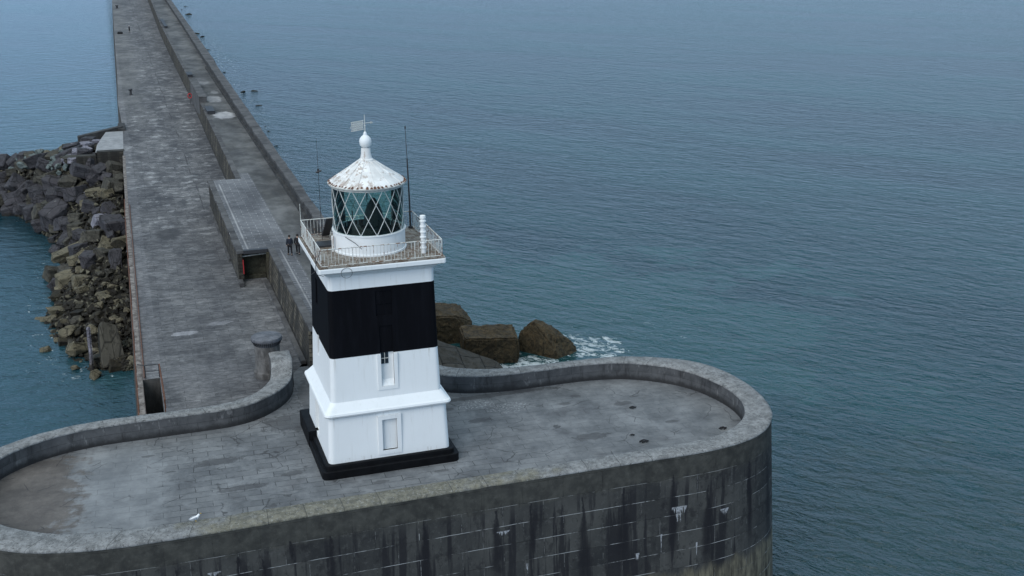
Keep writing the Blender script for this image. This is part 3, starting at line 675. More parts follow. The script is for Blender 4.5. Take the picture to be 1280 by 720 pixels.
# sea parapet
sp = thing('sea_parapet', 'long low dark stone parapet along the open sea side of the promenade', 'parapet', (3.5, 14, 0))
O_ = sp.location; mbo, mbi, mbt = MB(), MB(), MB()
for y0, y1 in zip(yy, yy[1:]):
    h = PZ+1.15 if y0 < 160 else PZ+.95
    i0, i1, o0, o1 = interp(XI, y0), interp(XI, y1), interp(XO, y0), interp(XO, y1)
    mbi.add([L_(v, O_) for v in ((i0,y0,PZ-.1),(i1,y1,PZ-.1),(i1,y1,h),(i0,y0,h))], [(0,1,2,3)])
    mbo.add([L_(v, O_) for v in ((o0,y0,h),(o1,y1,h),(o1+1.0,y1,-12),(o0+1.0,y0,-12))], [(0,1,2,3)])
    N = max(1, int((y1-y0)/2.2))
    for q in range(N):
        ya_, yb_ = y0+(y1-y0)*q/N, y0+(y1-y0)*(q+1)/N-.015
        a0, a1, b0, b1 = interp(XI, ya_), interp(XI, yb_), interp(XO, ya_), interp(XO, yb_); j = random.uniform(-.04, .04); z1 = h+.02+random.uniform(-.01, .02)
        mbt.add([L_(v, O_) for v in ((a0-.04+j,ya_,h-.2),(b0+.05+j,ya_,h-.2),(b1+.05+j,yb_,h-.2),(a1-.04+j,yb_,h-.2),(a0-.04+j,ya_,z1),(b0+.05+j,ya_,z1),(b1+.05+j,yb_,z1),(a1-.04+j,yb_,z1))],
                [(0,1,2,3),(4,5,6,7),(0,1,5,4),(1,2,6,5),(2,3,7,6),(3,0,4,7)])
mbi.build('inner_face', M['seawall'], sp); mbo.build('outer_face', M['seawall'], sp); mbt.build('coping', M['partop'], sp)
mb = MB(); mb.box(L_((2.55, 12.8, PZ), O_), L_((3.0, 158, PZ+.32), O_))
mb.v = [(x + (interp(XI, y+14)-3.0), y, z) for x, y, z in mb.v]; mb.build('bench_step', M['seawall'], sp)

# stone shelter block with an open bay facing the pier head
sh = thing('stone_shelter', 'thick stone shelter with a dark open bay facing the lighthouse under the promenade', 'shelter', (-3, 34.2, 0)); O_ = sh.location
mb = MB(); mb.box(L_((BAY[0], 34.2, -.1), O_), L_((BAY[0]+.38, 62.5, PZ-.01), O_)); mb.build('side_wall', M['rubble'], sh)
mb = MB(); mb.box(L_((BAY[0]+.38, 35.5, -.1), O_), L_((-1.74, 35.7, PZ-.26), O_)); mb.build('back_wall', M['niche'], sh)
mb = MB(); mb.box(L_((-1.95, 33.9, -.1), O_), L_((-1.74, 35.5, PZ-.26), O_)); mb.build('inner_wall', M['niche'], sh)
mb = MB(); mb.box(L_((BAY[0]+.02, 34.25, PZ-.25), O_), L_((-1.55, 62.6, PZ), O_)); mb.build('roof', M['partop'], sh)
mb = MB(); y_ = 34.15
while y_ < 62.3:
    w_ = random.uniform(.7, 1.5); j = random.uniform(-.05, .05); mb.box(L_((BAY[0]-.05+j, y_, PZ-.22), O_), L_((BAY[0]+.5, min(62.5, y_+w_)-.03, PZ+.02+random.uniform(0, .03)), O_)); y_ += w_
mb.build('edge_coping', M['partop'], sh)
mb = MB(); mb.box(L_((BAY[0]+.5, 34.1, PZ-.3), O_), L_((-1.8, 34.55, PZ+.015), O_)); mb.build('lintel', M['darkiron'], sh, bevel=.02)
mb = MB(); mb.box(L_((BAY[0]+.38, 62.3, -.1), O_), L_((-1.5, 62.5, PZ-.25), O_)); mb.build('end_wall', M['rubble'], sh)
mb = MB(); mb.tube([L_((BAY[0]+.4, 34.6, 2.2), O_), L_((-1.95, 34.6, 2.3), O_)], .05); mb.build('crossbar', M['whiteiron'], sh)
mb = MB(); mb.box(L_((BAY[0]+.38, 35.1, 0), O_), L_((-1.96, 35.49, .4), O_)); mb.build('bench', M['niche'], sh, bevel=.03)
mb = MB(); mb.box(L_((BAY[0]-.1, 33.0, 0), O_), L_((BAY[0]+.3, 34.2, .35), O_)); mb.box(L_((BAY[0]-.22, 41, 0), O_), L_((BAY[0], 62, .25), O_)); mb.build('footing', M['partop'], sh, bevel=.03)
# blocks on the promenade edge further out
b = thing('stone_kerb_block', 'long raised grey stone block on the far promenade edge', 'stone block', (-.5, 127, PZ))
mb = MB(); mb.box((-.55,-10,-2.6),(.55,10,.75)); mb.build('block', M['partop'], b, bevel=.05)
mb = MB(); mb.box((-.60,-10.05,.75),(.62,10.05,.90)); mb.build('slab', M['partop'], b, bevel=.03)
for (x, y, sx, sy, lab) in ((-.35, 148, .8, 4, 'dark iron hatch box at the far end of the raised stone block'), (-.3, 108, 1.0, 4.6, 'dark iron hatch box at the near end of the raised stone block'), (.4, 250, .7, 22, 'long dark iron box at the distant promenade edge')):  # the longest box stands in for a dark opening in the wall
    h = thing('hatch_box', lab, 'hatch', (x, y, PZ)); mb = MB(); mb.box((-sx/2,-sy/2,0),(sx/2,sy/2,.42)); mb.build('case', M['darkiron'], h, bevel=.03)
    mb = MB(); mb.box((-sx/2-.04,-sy/2-.04,.43),(sx/2+.04,sy/2+.04,.49)); mb.build('lid', M['darkiron'], h, bevel=.01)
# life buoys
for (x, y, z, lab) in ((-1.35, 134.5, 0, 'red lifebuoy on a post against the promenade wall far along the quay'),):
    lb = thing('lifebuoy', lab, 'lifebuoy', (x, y, z))
    mb = MB(); mb.tube([(0,.1,0),(0,.1,1.9)], .04); mb.build('post', M['darkiron'], lb)
    mb = MB(); pts = [(.30*math.cos(a)*1.0, 0, 1.35+.36*math.sin(a)) for a in [2*math.pi*k/20 for k in range(21)]]; mb.tube(pts, .085, 8, cap=False); mb.build('ring', M['redpaint'], lb, smooth=True)

lb = thing('lifebuoy_housing', 'tall narrow red lifebuoy housing fixed inside the open stone bay', 'lifebuoy', (-3.96, 34.4, 0))
mb = MB(); mb.box((0,-.22,.75),(.09,.22,2.0)); mb.build('housing', M['redpaint'], lb, bevel=.03)
mb = MB(); mb.box((0,-.30,.45),(.04,.30,.74)); mb.build('bracket', M['darkiron'], lb, bevel=.01)
# stone pillar with ribbed cap beside the parapet end
pl = thing('stone_pillar', 'round stone pillar with broad ribbed cap at the end of the curved parapet', 'pillar', (-4.70, 12.75, -.5))
mb = MB(); mb.lathe([(.98,0),(.98,.9),(.88,.95),(.86,1.7),(.84,1.72),(.84,1.76),(.86,1.78),(.84,2.75),(.0,2.75)], 32); mb.build('column', M['pillar'], pl, smooth=True)
mb = MB(); mb.lathe([(.8,2.72),(.86,2.78),(.90,2.95),(1.0,3.08),(1.03,3.2),(1.0,3.3),(.7,3.36),(0,3.4)], 48); mb.build('cap', M['cap'], pl, smooth=True)
mb = MB()
for k in range(44):
    a = 2*math.pi*k/44; ca, sa = math.cos(a), math.sin(a)
    mb.tube([(.87*ca,.87*sa,2.80),(.92*ca,.92*sa,2.95),(1.02*ca,1.02*sa,3.10)], .032, 5)
mb.build('groove_shade', M['darkiron'], pl)  # dark tubes paint the shade in the grooves of the cap

# bollards on the far quay
for (x, y, lab) in ((-10.3, 148.5, 'small squat bollard on quay nearest the rubble jetty'), (-9.7, 345, 'tiny dark bollard at quay edge second most distant'), (-9.3, 395, 'tiny dark bollard at the most distant quay edge')):
    b = thing('mooring_bollard', lab, 'bollard', (x, y, 0), 'bollards along the quay')
    k = 1.0 if y < 200 else 1.6
    mb = MB(); mb.lathe([(.30*k,0),(.30*k,.1),(.2*k,.15),(.18*k,.75),(.0,.75)], 16); mb.build('shaft', M['darkiron'], b, smooth=True)
    mb = MB(); mb.lathe([(.18*k,.70),(.33*k,.78),(.35*k,.9),(.28*k,1.0),(0,1.05)], 16); mb.build('head', M['darkiron'], b, smooth=True)

# ------------------------------------------------------------------ lighthouse
LH = thing('lighthouse', 'square white lighthouse with broad black band, glazed lantern and peeling white conical roof', 'lighthouse')
mb = MB(); loft_sq(mb, [(3.93,0),(3.93,.44),(3.90,.47)], .35); loft_sq(mb, [(3.72,.45),(3.70,.69),(3.66,.72)], .30); pln = mb.build('plinth', M['black_gloss'], LH)
mb = MB(); mb.box((-3.96, .55, .0), (-3.3, 3.96, 1.02)); mb.build('landing_step', M['black_gloss'], LH, bevel=.04)
mb = MB(); loft_sq(mb, [(3.48,.70),(3.36,3.45)], .3); w1 = mb.build('base_wall', M['white'], LH)
cut(w1, [((-.42,-3.7,1.12),(.42,-3.20,3.0)), ((-3.7,-.25,1.02),(-3.0,1.0,3.05))])
mb = MB(); loft_sq(mb, [(3.34,3.38),(3.42,3.44),(3.56,3.50),(3.61,3.60),(3.58,3.70),(3.50,3.76),(3.12,4.24)], .3); mb.build('string_course', M['white'], LH)
mb = MB(); loft_sq(mb, [(3.14,4.18),(3.042,6.77)], .28); w2 = mb.build('upper_wall', M['white'], LH)
mb = MB(); loft_sq(mb, [(3.052,6.77),(2.952,10.6)], .28); w3 = mb.build('black_band', M['black'], LH)
up_cut = ((-.28,-3.4,4.85),(.46,-2.78,8.35))
cut(w2, [up_cut, ((-3.3,.5,5.6),(-2.8,1.1,6.9))]); cut(w3, [up_cut, ((-.42,-3.3,8.95),(.50,-2.75,10.35)), ((-3.3,.6,8.7),(-2.8,1.15,10.2)), ((-3.3,.5,5.6),(-2.8,1.1,6.9))])
mb = MB(); loft_sq(mb, [(2.945,10.6),(2.935,11.35),(2.99,11.45),(3.10,11.50),(3.14,11.58),(3.30,11.68),(3.40,11.72)], .28); mb.build('cornice', M['frieze'], LH)
mb = MB(); loft_sq(mb, [(3.44,11.72),(3.48,11.76),(3.48,11.95),(3.46,12.0)], .12); mb.build('gallery_slab', M['frieze'], LH)
mb = MB(); loft_sq(mb, [(3.44,11.98),(3.44,12.03)], .12); mb.build('gallery_deck', M['deck'], LH)
def ring(mb, x0, x1, z0, z1, w, y0, y1):       # rectangular surround
    mb.box((x0-w,y0,z0-w),(x0,y1,z1+w)); mb.box((x1,y0,z0-w),(x1+w,y1,z1+w)); mb.box((x0,y0,z0-w),(x1,y1,z0)); mb.box((x0,y0,z1),(x1,y1,z1+w))
# blind window, ground floor
def tilt(o, dy): pass
wd = MB(); ring(wd, -.42, .42, 1.12, 3.0, .24, -3.515, -3.33); f = wd.build('window_surround', M['white'], LH, label='raised white surround of the lower blind window')
mb = MB(); mb.box((-.42,-3.30,1.12),(.42,-3.18,3.0)); mb.build('panel', M['frieze'], f)
# upper recess
wd = MB(); wd.box((-.48,-3.165,4.65),(-.28,-3.0,6.75)); wd.box((.46,-3.165,4.65),(.66,-3.0,6.75)); wd.box((-.28,-3.165,4.65),(.46,-3.0,4.85)); f = wd.build('window_surround', M['white'], LH, label='shallow white surround below the black band')
mb = MB(); mb.box((-.28,-2.86,4.85),(.46,-2.77,6.78)); mb.add([(-.28,-3.10,4.85),(.46,-3.10,4.85),(.46,-2.86,5.15),(-.28,-2.86,5.15)], [(0,1,2,3)]); mb.build('panel', M['frieze'], f)
mb = MB(); mb.box((-.21,-2.90,6.10),(.19,-2.865,6.76)); g = mb.build('window', M['glassdark'], LH, label='tiny four-pane dark window just below the black band')
mb = MB(); mb.box((-.03,-2.93,6.10),(.0,-2.905,6.76)); mb.box((-.21,-2.95,6.42),(.19,-2.932,6.45)); mb.build('glazing_bar', M['whiteiron'], g)
mb = MB(); mb.box((-.28,-2.96,6.79),(.46,-2.75,8.35)); mb.build('recess_panel', M['black'], LH)
mb = MB(); mb.box((-.42,-2.91,8.95),(.50,-2.72,10.35)); g = mb.build('window', M['black'], LH, label='blind window high in the black band')
mb = MB(); mb.box((.03,-2.93,8.95),(.06,-2.912,10.35)); mb.box((-.42,-2.945,9.6),(.50,-2.932,9.64)); mb.build('glazing_bar', M['black'], g)
# side openings
mb = MB(); mb.box((-3.12,-.25,1.02),(-3.0,1.0,3.05)); d = mb.build('door', M['whiteiron'], LH, label='recessed white door on the left side')
mb = MB(); mb.box((-3.16,.80,1.9),(-3.125,.86,2.1)); mb.build('handle', M['darkiron'], d)
mb = MB(); mb.box((-2.84,.6,8.7),(-2.78,1.15,10.2)); mb.build('window', M['glassdark'], LH, label='narrow dark slit window in the left of the black band')
mb = MB(); mb.box((-2.84,.5,5.6),(-2.78,1.1,6.76)); mb.build('window', M['glassdark'], LH)
# railing, one panel per side
def railing(a, b, skip=None):
    a, b = Vector(a), Vector(b); L = (b-a).length; mb = MB(); n_ = int(L/.185)
    mb.tube([a+Vector((0,0,1.0)), b+Vector((0,0,1.0))], .028, 6); mb.tube([a+Vector((0,0,.10)), b+Vector((0,0,.10))], .020, 6)
    for k in range(n_+1):
        q = a.lerp(b, k/n_); post = k % 9 == 0
        mb.tube([q+Vector((0,0,0 if post else .1)), q+Vector((0,0,1.0))], .026 if post else .0135, 5)
    return mb.build('railing', M['railiron'], LH)
hr = 3.29; z = 12.03
railing((-hr,-hr,z),(hr,-hr,z)); railing((-hr,hr,z),(-hr,-hr,z)); railing((-hr,hr,z),(hr,hr,z)); railing((hr,-hr,z),(hr,hr,z))
mb = MB(); mb.box((-3.43,-3.43,12.03),(3.43,-3.37,12.09)); mb.box((-3.43,-3.36,12.03),(-3.37,3.43,12.09)); mb.box((3.37,-3.36,12.03),(3.43,3.43,12.09)); mb.build('gutter_edge', M['deck'], LH)
# lantern
LX = 0
mb = MB(); mb.lathe([(2.06,12.03),(2.06,12.12),(2.0,12.14),(2.0,13.10),(2.05,13.12),(2.05,13.18),(1.86,13.18),(1.86,12.9)], 64); lb_ = mb.build('lantern_base', M['frieze'], LH, smooth=True)
mb = MB(); mb.lathe([(1.86,13.16),(1.86,12.75),(0,12.75)], 48); mb.build('lantern_floor', M['interior'], LH)
mb = MB(); mb.lathe([(1.93,13.16),(1.93,15.72)], 64); mb.build('glazing', M['glass'], LH, smooth=True)
mb = MB(); NB = 14; off = R(-90)
for sgn in (1, -1):
    for k in range(NB):
        a0 = off + 2*math.pi*k/NB + .02; pts = []
        for j in range(9):
            t_ = j/8; a = a0+sgn*t_*1.5*2*math.pi/NB; pts.append((1.96*math.cos(a), 1.96*math.sin(a), 13.16+2.56*t_))
        mb.tube(pts, .020, 5)
mb.build('glazing_bars', M['leadwhite'], LH)
mb = MB(); mb.lathe([(1.88,15.60),(2.02,15.60),(2.02,15.72),(2.14,15.72),(2.17,15.78),(2.14,15.84),(2.02,15.84)], 64); mb.build('eaves_ring', M['whiteiron'], LH, smooth=True)
# optic under a dark cover, seen through the glass
mb = MB(); mb.lathe([(.75,12.76),(.75,13.0),(.62,13.05),(.62,13.25)], 24); mb.box((-.9,-.3,12.76),(-.5,.4,13.3)); mb.build('lamp_pedestal', M['interior'], LH)
mb = MB(); mb.lathe([(.62,13.25),(.50,13.9),(.34,14.4),(.10,14.75),(0,14.78)], 9, (.35,.25,0)); mb.box((.5,-.5,13.2),(1.1,.1,13.6)); mb.build('lamp_cover', M['cloth'], LH)
for a_, b_ in (((0,.2,14.7),(0,.2,15.75)), ((-.9,0,13.2),(-.9,0,14.2)), ((1.4,.2,12.8),(1.4,.2,14.3))):
    mb = MB(); mb.tube([a_, b_], .035); mb.build('lamp_stay', M['darkiron'], LH)
# roof with seams
mb = MB(); mb.lathe([(2.10,15.80),(2.02,15.90),(1.55,16.20),(1.05,16.53),(.62,16.83),(.40,16.98)], 56); rf = mb.build('roof', M['peel'], LH, smooth=True)
mb = MB()
for k in range(14):
    a = 2*math.pi*(k+.5)/14; pts = [(r*math.cos(a), r*math.sin(a), z_+.012) for r, z_ in ((2.05,15.88),(1.55,16.20),(1.05,16.53),(.45,16.95))]; mb.tube(pts, .022, 5)
mb.build('seams', M['peel'], rf)
mb = MB()
for k in range(56):
    a = 2*math.pi*(k+random.uniform(-.3,.3))/56; mb.tube([(2.075*math.cos(a),2.075*math.sin(a),15.78),(2.03*math.cos(a),2.03*math.sin(a),15.88+.05*random.random())], [random.uniform(.09,.14),.03], 6)
mb.build('rusty_eaves_trim', M['rust'], rf)
mb = MB(); mb.lathe([(.40,16.95),(.42,17.0),(.32,17.08),(.27,17.3),(.245,17.62),(.22,17.66)], 28); mb.build('vent_neck', M['peel'], rf, smooth=True)
mb = MB(); mb.lathe([(.0,17.66),(.19,17.66),(.21,17.7),(.30,17.80),(.335,18.0),(.30,18.16),(.20,18.28),(.10,18.36),(.09,18.46),(.04,18.54),(0,18.56)], 28); mb.build('ball_finial', M['white'], rf, smooth=True)
# weather vane: pierced banner and arrow
mb = MB(); mb.tube([(0,0,18.5),(0,0,19.45)], [.03,.012], 6); mb.lathe([(0,18.82),(.06,18.86),(0,18.9)], 10)
vd = Vector((math.cos(R(12)), math.sin(R(12)), 0))
mb.tube([(-vd*.78)+Vector((0,0,18.98)), vd*.40+Vector((0,0,19.0))], .016, 5)
def V2(a, zz): return vd*a+Vector((0,0,zz))
tipc = V2(.40,19.0); 
mb.add([V2(.50,19.0), V2(.34,19.07), V2(.34,18.93), V2(.36,19.0)+Vector((0,.012,0))], [(0,1,3),(0,3,2)])
for i_ in range(5):
    for j_ in range(4):
        x_ = -.16-.135*i_; z_ = 18.72+.125*j_ - .012*i_
        pts = [V2(x_+.06*math.cos(q), z_+.055*math.sin(q)) for q in [2*math.pi*w/8 for w in range(9)]]
        mb.tube(pts, .017, 4, cap=False)
for j_ in (18.66, 19.14): mb.tube([V2(-.06,j_), V2(-.80,j_-.05)], .016, 5)
mb.tube([V2(-.80,18.61), V2(-.74,18.72), V2(-.86,18.80), V2(-.74,18.92), V2(-.80,19.09)], .016, 5)
mb.build('weather_vane', M['whiteiron'], rf)
# aerials, signal stack and small things fixed to the gallery
mb = MB(); mb.tube([(-2.25,2.4,12.03),(-2.27,2.4,15.3),(-2.28,2.4,17.9)], [.02,.015,.009], 6); mb.tube([(-2.42,2.4,15.95),(-2.10,2.35,16.05)], .05, 6); mb.tube([(-2.27,2.4,15.9),(-2.27,2.4,16.15)], .06, 6); mb.build('aerial', M['darkiron'], LH, label='thin aerial pole at the left back of the gallery')
mb = MB(); mb.tube([(3.15,3.2,12.03),(3.12,3.2,13.9),(3.06,3.2,16.2)], [.055,.05,.04], 8); mb.tube([(3.06,3.2,16.2),(3.0,3.2,18.0)], [.02,.014], 6); mb.tube([(3.0,3.2,17.95),(3.0,3.2,18.12)], .04, 6); mb.lathe([(.14,12.03),(.14,12.15),(0,12.16)], 10, (3.15,3.2,0)); mb.build('aerial', M['darkiron'], LH, label='tall dark aerial at the right back of the gallery')
mb = MB(); prof = [(.14,0)]
for k in range(6): prof += [(.14,.10+.3*k),(.125,.26+.3*k),(.18,.27+.3*k),(.18,.34+.3*k),(.13,.36+.3*k)]
prof += [(.14,1.95),(.17,1.98),(.15,2.12),(0,2.16)]
mb.lathe(prof, 18, (2.55,-2.15,12.03)); mb.build('signal_column', M['white'], LH, smooth=True)
mb = MB(); mb.tube([(-3.29,3.29,12.03),(-3.29,3.29,14.0)], .018, 5); mb.build('thin_pole', M['whiteiron'], LH)
mb = MB(); mb.tube([(-2.12,-.35,12.05),(-2.12,-.35,12.95)], .07, 8); mb.build('vent_pipe', M['peel'], LH)
mb = MB(); mt = Matrix.Translation((-1.95,3.0,12.06)) @ Matrix.Rotation(R(-38),4,'X'); mb.box((-.22,-2.4,0),(.22,0,.05), mat=mt)
mt2 = Matrix.Translation((-2.3,1.2,12.04)); mb.box((-.5,-.5,0),(.5,.5,.1), mat=mt2); mb.build('hatch', M['darkiron'], LH)
for r_, pts in ((.03, [(3.28,1.9,13.0),(3.32,-.6,12.98),(3.30,-2.8,12.90)]), (.022, [(-3.3,-1.2,12.95),(-3.45,-2.6,12.55),(-3.6,-3.4,11.95),(-3.9,-3.5,11.8)]), (.02, [(-1.6,-1.4,13.1),(-1.2,-2.1,12.9),(-.9,-2.3,12.6)]),
        (.010, [(-2.0+.3*math.cos(q), -3.50, 11.72+.28*math.sin(q)) for q in [2*math.pi*w/16 for w in range(17)]]), (.018, [(-3.3,-3.3,13.03),(-3.52,-3.0,12.2),(-3.55,-3.2,11.7),(-3.2,-3.3,11.6)])):
    mb = MB(); mb.tube(pts, r_, 5); mb.build('cable', M['darkiron'], LH)

# ------------------------------------------------------------------ old jetty stub and slab beside the quay
js = thing('jetty_stub', 'pale concrete jetty stub with low dark wall jutting from the quay above the rocks', 'jetty', (-15.5, 105, 0)); O_ = js.location
mb = MB(); mb.add([L_(v, O_) for v in ((-12.4,97.7,.0),(-12.3,112.6,.0),(-14.6,112.6,.0),(-15.2,108,.0),(-15.8,103,-.05),(-16.0,97.7,-.05),(-12.4,97.7,-3),(-12.3,112.6,-3),(-14.6,112.6,-3),(-15.2,108,-3),(-15.8,103,-3),(-16,97.7,-3))],
    [(0,1,2,3,4,5),(2,3,9,8),(3,4,10,9),(4,5,11,10)]); mb.build('slab', M['concrete'], js)
mb = MB(); mb.box(L_((-18.4,97.2,-2.4), O_), L_((-15.9,98.6,-.35), O_)); mb.box(L_((-15.85,97.15,-2.6), O_), L_((-12.35,98.55,.06), O_)); mb.box(L_((-15.6,97.9,-9), O_), L_((-12.3,112.4,-2.0), O_)); mb.build('front_wall', M['rubble'], js, bevel=.06)
mb = MB(); mb.box(L_((-12.9,112.7,-2), O_), L_((-11.9,117.5,.35), O_)); mb.build('buttress', M['seawall'], js, bevel=.05)
mb = MB(); mb.add([L_(v, O_) for v in ((-12.2,113.4,-4),(-18.3,112.0,-4),(-18.5,113.6,-4),(-12.3,115.6,-4),(-12.2,113.4,.55),(-18.3,112.0,-.35),(-18.5,113.0,-.35),(-12.3,114.8,.55))], [(0,1,2,3),(4,5,6,7),(0,1,5,4),(1,2,6,5),(2,3,7,6),(3,0,4,7)])
mb.build('back_wall', M['seawall'], js, bevel=.05)

# ------------------------------------------------------------------ rocks
def rock_mesh(seed, kind):
    rnd = random.Random(seed); bm = bmesh.new()
    if kind == 'block':
        sk = [rnd.uniform(.72, 1.0) for _ in range(8)]
        i = 0
        for x in (-.5, .5):
            for y in (-.5, .5):
                for z in (-.5, .5):
                    bm.verts.new((x*sk[i]+rnd.uniform(-.08,.08), y*rnd.uniform(.8,1)+rnd.uniform(-.06,.06), z*rnd.uniform(.75,1))); i += 1
        for _ in range(2): bm.verts.new((rnd.uniform(-.45,.45), rnd.uniform(-.45,.45), rnd.choice((-.52,.52))))
    else:
        for _ in range(16):
            v = Vector((rnd.gauss(0,1), rnd.gauss(0,1), rnd.gauss(0,1))).normalized()*rnd.uniform(.42,.56); bm.verts.new(v)
    r_ = bmesh.ops.convex_hull(bm, input=bm.verts[:])
    bmesh.ops.delete(bm, geom=[v for v in bm.verts if not v.link_faces], context='VERTS')
    bmesh.ops.dissolve_limit(bm, angle_limit=R(12), verts=bm.verts[:], edges=bm.edges[:])
    bmesh.ops.bevel(bm, geom=bm.edges[:], offset=.045, segments=1, affect='EDGES', clamp_overlap=True)
    bmesh.ops.triangulate(bm, faces=bm.faces[:])
    long_ = [e for e in bm.edges if e.calc_length() > .18]; bmesh.ops.subdivide_edges(bm, edges=long_, cuts=2)
    bmesh.ops.triangulate(bm, faces=bm.faces[:])
    for v in bm.verts:
        nn = mnoise.noise(v.co*3.0+Vector((seed, 0, 0)))*.05 + mnoise.noise(v.co*8+Vector((0, seed, 0)))*.025
        v.co += v.co.normalized()*nn
    me = bpy.data.meshes.new('rock_mesh'); bm.to_mesh(me); bm.free(); return me
BL = [rock_mesh(10+i, 'block') for i in range(9)]; RO = [rock_mesh(40+i, 'round') for i in range(9)]
_mc = {}
def rock(me, mat, loc, size, rot, name='boulder', **kw):
    key = (me.name, mat.name)
    if key not in _mc:
        m2 = me.copy(); m2.materials.clear(); m2.materials.append(mat); _mc[key] = m2
    o = bpy.data.objects.new(name, _mc[key]); o.location = loc; o.scale = size; o.rotation_euler = rot
    return link(o, **kw)
shore = [(-14.6,44.5),(-18.2,45.6),(-21.3,54),(-22.5,62),(-21.9,73),(-20.8,83),(-22.6,93),(-24.2,99),(-26.0,105),(-28.5,111),(-31.5,115.5),(-38,124),(-46,134)]
ridge = [(-13.6,44,-9.9),(-13.5,47,-9.6),(-13.4,55,-8.6),(-13.4,64,-7.2),(-13.3,74,-5.5),(-13.2,84,-3.9),(-13.0,95,-2.5),(-17.0,98,-2.2),(-20,108,-2.0),(-24.5,114.5,-3.2),(-29.5,121.5,-5.8),(-38,131,-7.0),(-46,141,-7.5)]
def heap(s_, t_):        # s_ along, t_ 0 at shore .. 1 at ridge
    i = min(int(s_), len(shore)-2); f = s_-i
    a = Vector((*shore[i], SEA-.6)).lerp(Vector((*shore[i+1], SEA-.6)), f); b = Vector(ridge[i]).lerp(Vector(ridge[i+1]), f)
    p = a.lerp(b, t_); p.z += (b.z-a.z)*.25*math.sin(math.pi*t_); return p
# rubble base: one dark uneven bed of small stones
V, F = [], []; NS, NTt = 120, 16
for i in range(NS+1):
    for j in range(NTt+1):
        p = heap(i/NS*(len(shore)-1.001), j/NTt*1.0); nn = mnoise.noise(p*.8)*.5+mnoise.noise(p*2.1)*.3
        V.append(p+Vector((0,0,nn-.3)))
for i in range(NS):
    for j in range(NTt): k = i*(NTt+1)+j; F.append((k,k+1,k+NTt+2,k+NTt+1))
base_n = len(V)
# back slope of the groyne
k0_ = len(V)
for i in range(31):
    s_ = 6.5+i/30*5.4
    for j in range(9):
        q = heap(s_, 1.0); V.append((q.x+.06*j, q.y+1.5*j, q.z+(SEA-.8-q.z)*j/8+mnoise.noise(Vector((q.x+j, q.y, 0)))*.4))
for i in range(30):
    for j in range(8): k = k0_+i*9+j; F.append((k,k+1,k+10,k+9))
rnd = random.Random(3)
def small(loc, r, rs):
    k = len(V); n_ = 0; ring_ = []
    q = [Vector(v) for v in ((1,0,0),(-1,0,0),(0,1,0),(0,-1,0),(0,0,1),(0,0,-1))]
    e = Matrix.Rotation(rs.random()*6,3,'Z') @ Matrix.Rotation(rs.random()*6,3,'X')
    for v in q: V.append(Vector(loc)+e@(Vector((v.x*rs.uniform(.6,1.3),v.y*rs.uniform(.6,1.2),v.z*rs.uniform(.5,.9)))*r))
    for a,b,c in ((0,2,4),(2,1,4),(1,3,4),(3,0,4),(2,0,5),(1,2,5),(3,1,5),(0,3,5)): F.append((k+a,k+b,k+c))
for _ in range(2600):
    s_ = rnd.random()**1.0*(len(shore)-1.01); t_ = rnd.random()
    if s_ > 6 and rnd.random() < .4: continue
    p = heap(s_, t_*1.05-.06); small(p+Vector((0,0,rnd.uniform(-.1,.25))), rnd.uniform(.15,.5), rnd)
mesh('rubble', V, F, M['rubble_stones'], kind='stuff', label='dark seaweed-covered small stones between the boulders beside the quay')
G1, G2 = 'boulders in the rubble slope beside the quay', 'small rocks at the foot of the rubble slope'
placed = []
def try_place(s0, s1, t0, t1, size, n_, mats, meshes, flat, label, group, name, lift=.2, gap=.75):
    c_ = 0; tries = 0
    while c_ < n_ and tries < n_*14:
        tries += 1
        s_ = rnd.uniform(s0, s1); t_ = rnd.uniform(t0, t1); p = heap(s_, t_); sz = rnd.uniform(*size)
        if any((p-q).length < gap*(sz+r)*.5 for q, r in placed): continue
        placed.append((p, sz)); c_ += 1
        sx, sy, sz_ = sz*rnd.uniform(.9,1.5), sz*rnd.uniform(.7,1.0), sz*rnd.uniform(*flat)
        m_ = rnd.choices(mats[0], mats[1])[0]
        rock(rnd.choice(meshes), m_, p+Vector((0,0,sz_*lift)), (sx, sy, sz_), (rnd.gauss(0,.3), rnd.gauss(0,.3), rnd.uniform(0,6.3)), name, label=label, cat='boulder' if name == 'boulder' else 'rock', group=group)
# distinctive ones first
def big(px, mat, me, size, rot, label, z=None):
    rock(me, mat, px, size, rot, 'boulder', label=label, cat='boulder', group=G1); placed.append((Vector(px), max(size)*.8))
bl = BL
big((-15.6,46.8,-8.9), M['rock_olive'], bl[0], (2.2,1.4,4.6), (R(-38),R(4),R(8)), 'tall upright slab leaning near the quay at the bottom of the rubble slope')
big((-27.8,115.8,-8.4), M['rock_slate'], bl[1], (4.6,3.6,3.0), (.1,.2,.3), 'broad purple-grey boulder at the waterline near the left edge of the photo')
big((-24.2,110.0,-6.4), M['rock_slate'], bl[2], (5.6,3.0,2.4), (.15,-.35,.4), 'long dark boulder tilted up to the right on the groyne crest')
big((-20.0,101.0,-5.2), M['rock_slate'], bl[4], (6.2,3.4,2.6), (.25,.25,-.5), 'longest dark slab lying across the middle of the rocks below the jetty stub')
big((-21.6,95.5,-7.4), M['rock_slate'], bl[5], (4.6,3.2,2.6), (.2,-.5,.5), 'large dark wedge boulder sloping down to the bay water')
big((-17.0,92.8,-4.2), M['rock_lilac'], RO[1], (1.6,1.3,1.1), (0,.2,0), 'pale lilac rock under the jetty front wall, left of its pair')
big((-15.6,91.9,-3.9), M['rock_lilac'], RO[2], (1.5,1.0,1.0), (.3,0,1), 'pale lilac rock under the jetty front wall, right of its pair')
big((-14.2,90.6,-3.6), M['rock_olive'], bl[6], (2.6,2.6,2.8), (.2,.3,.2), 'squared olive block touching the quay below the jetty stub')
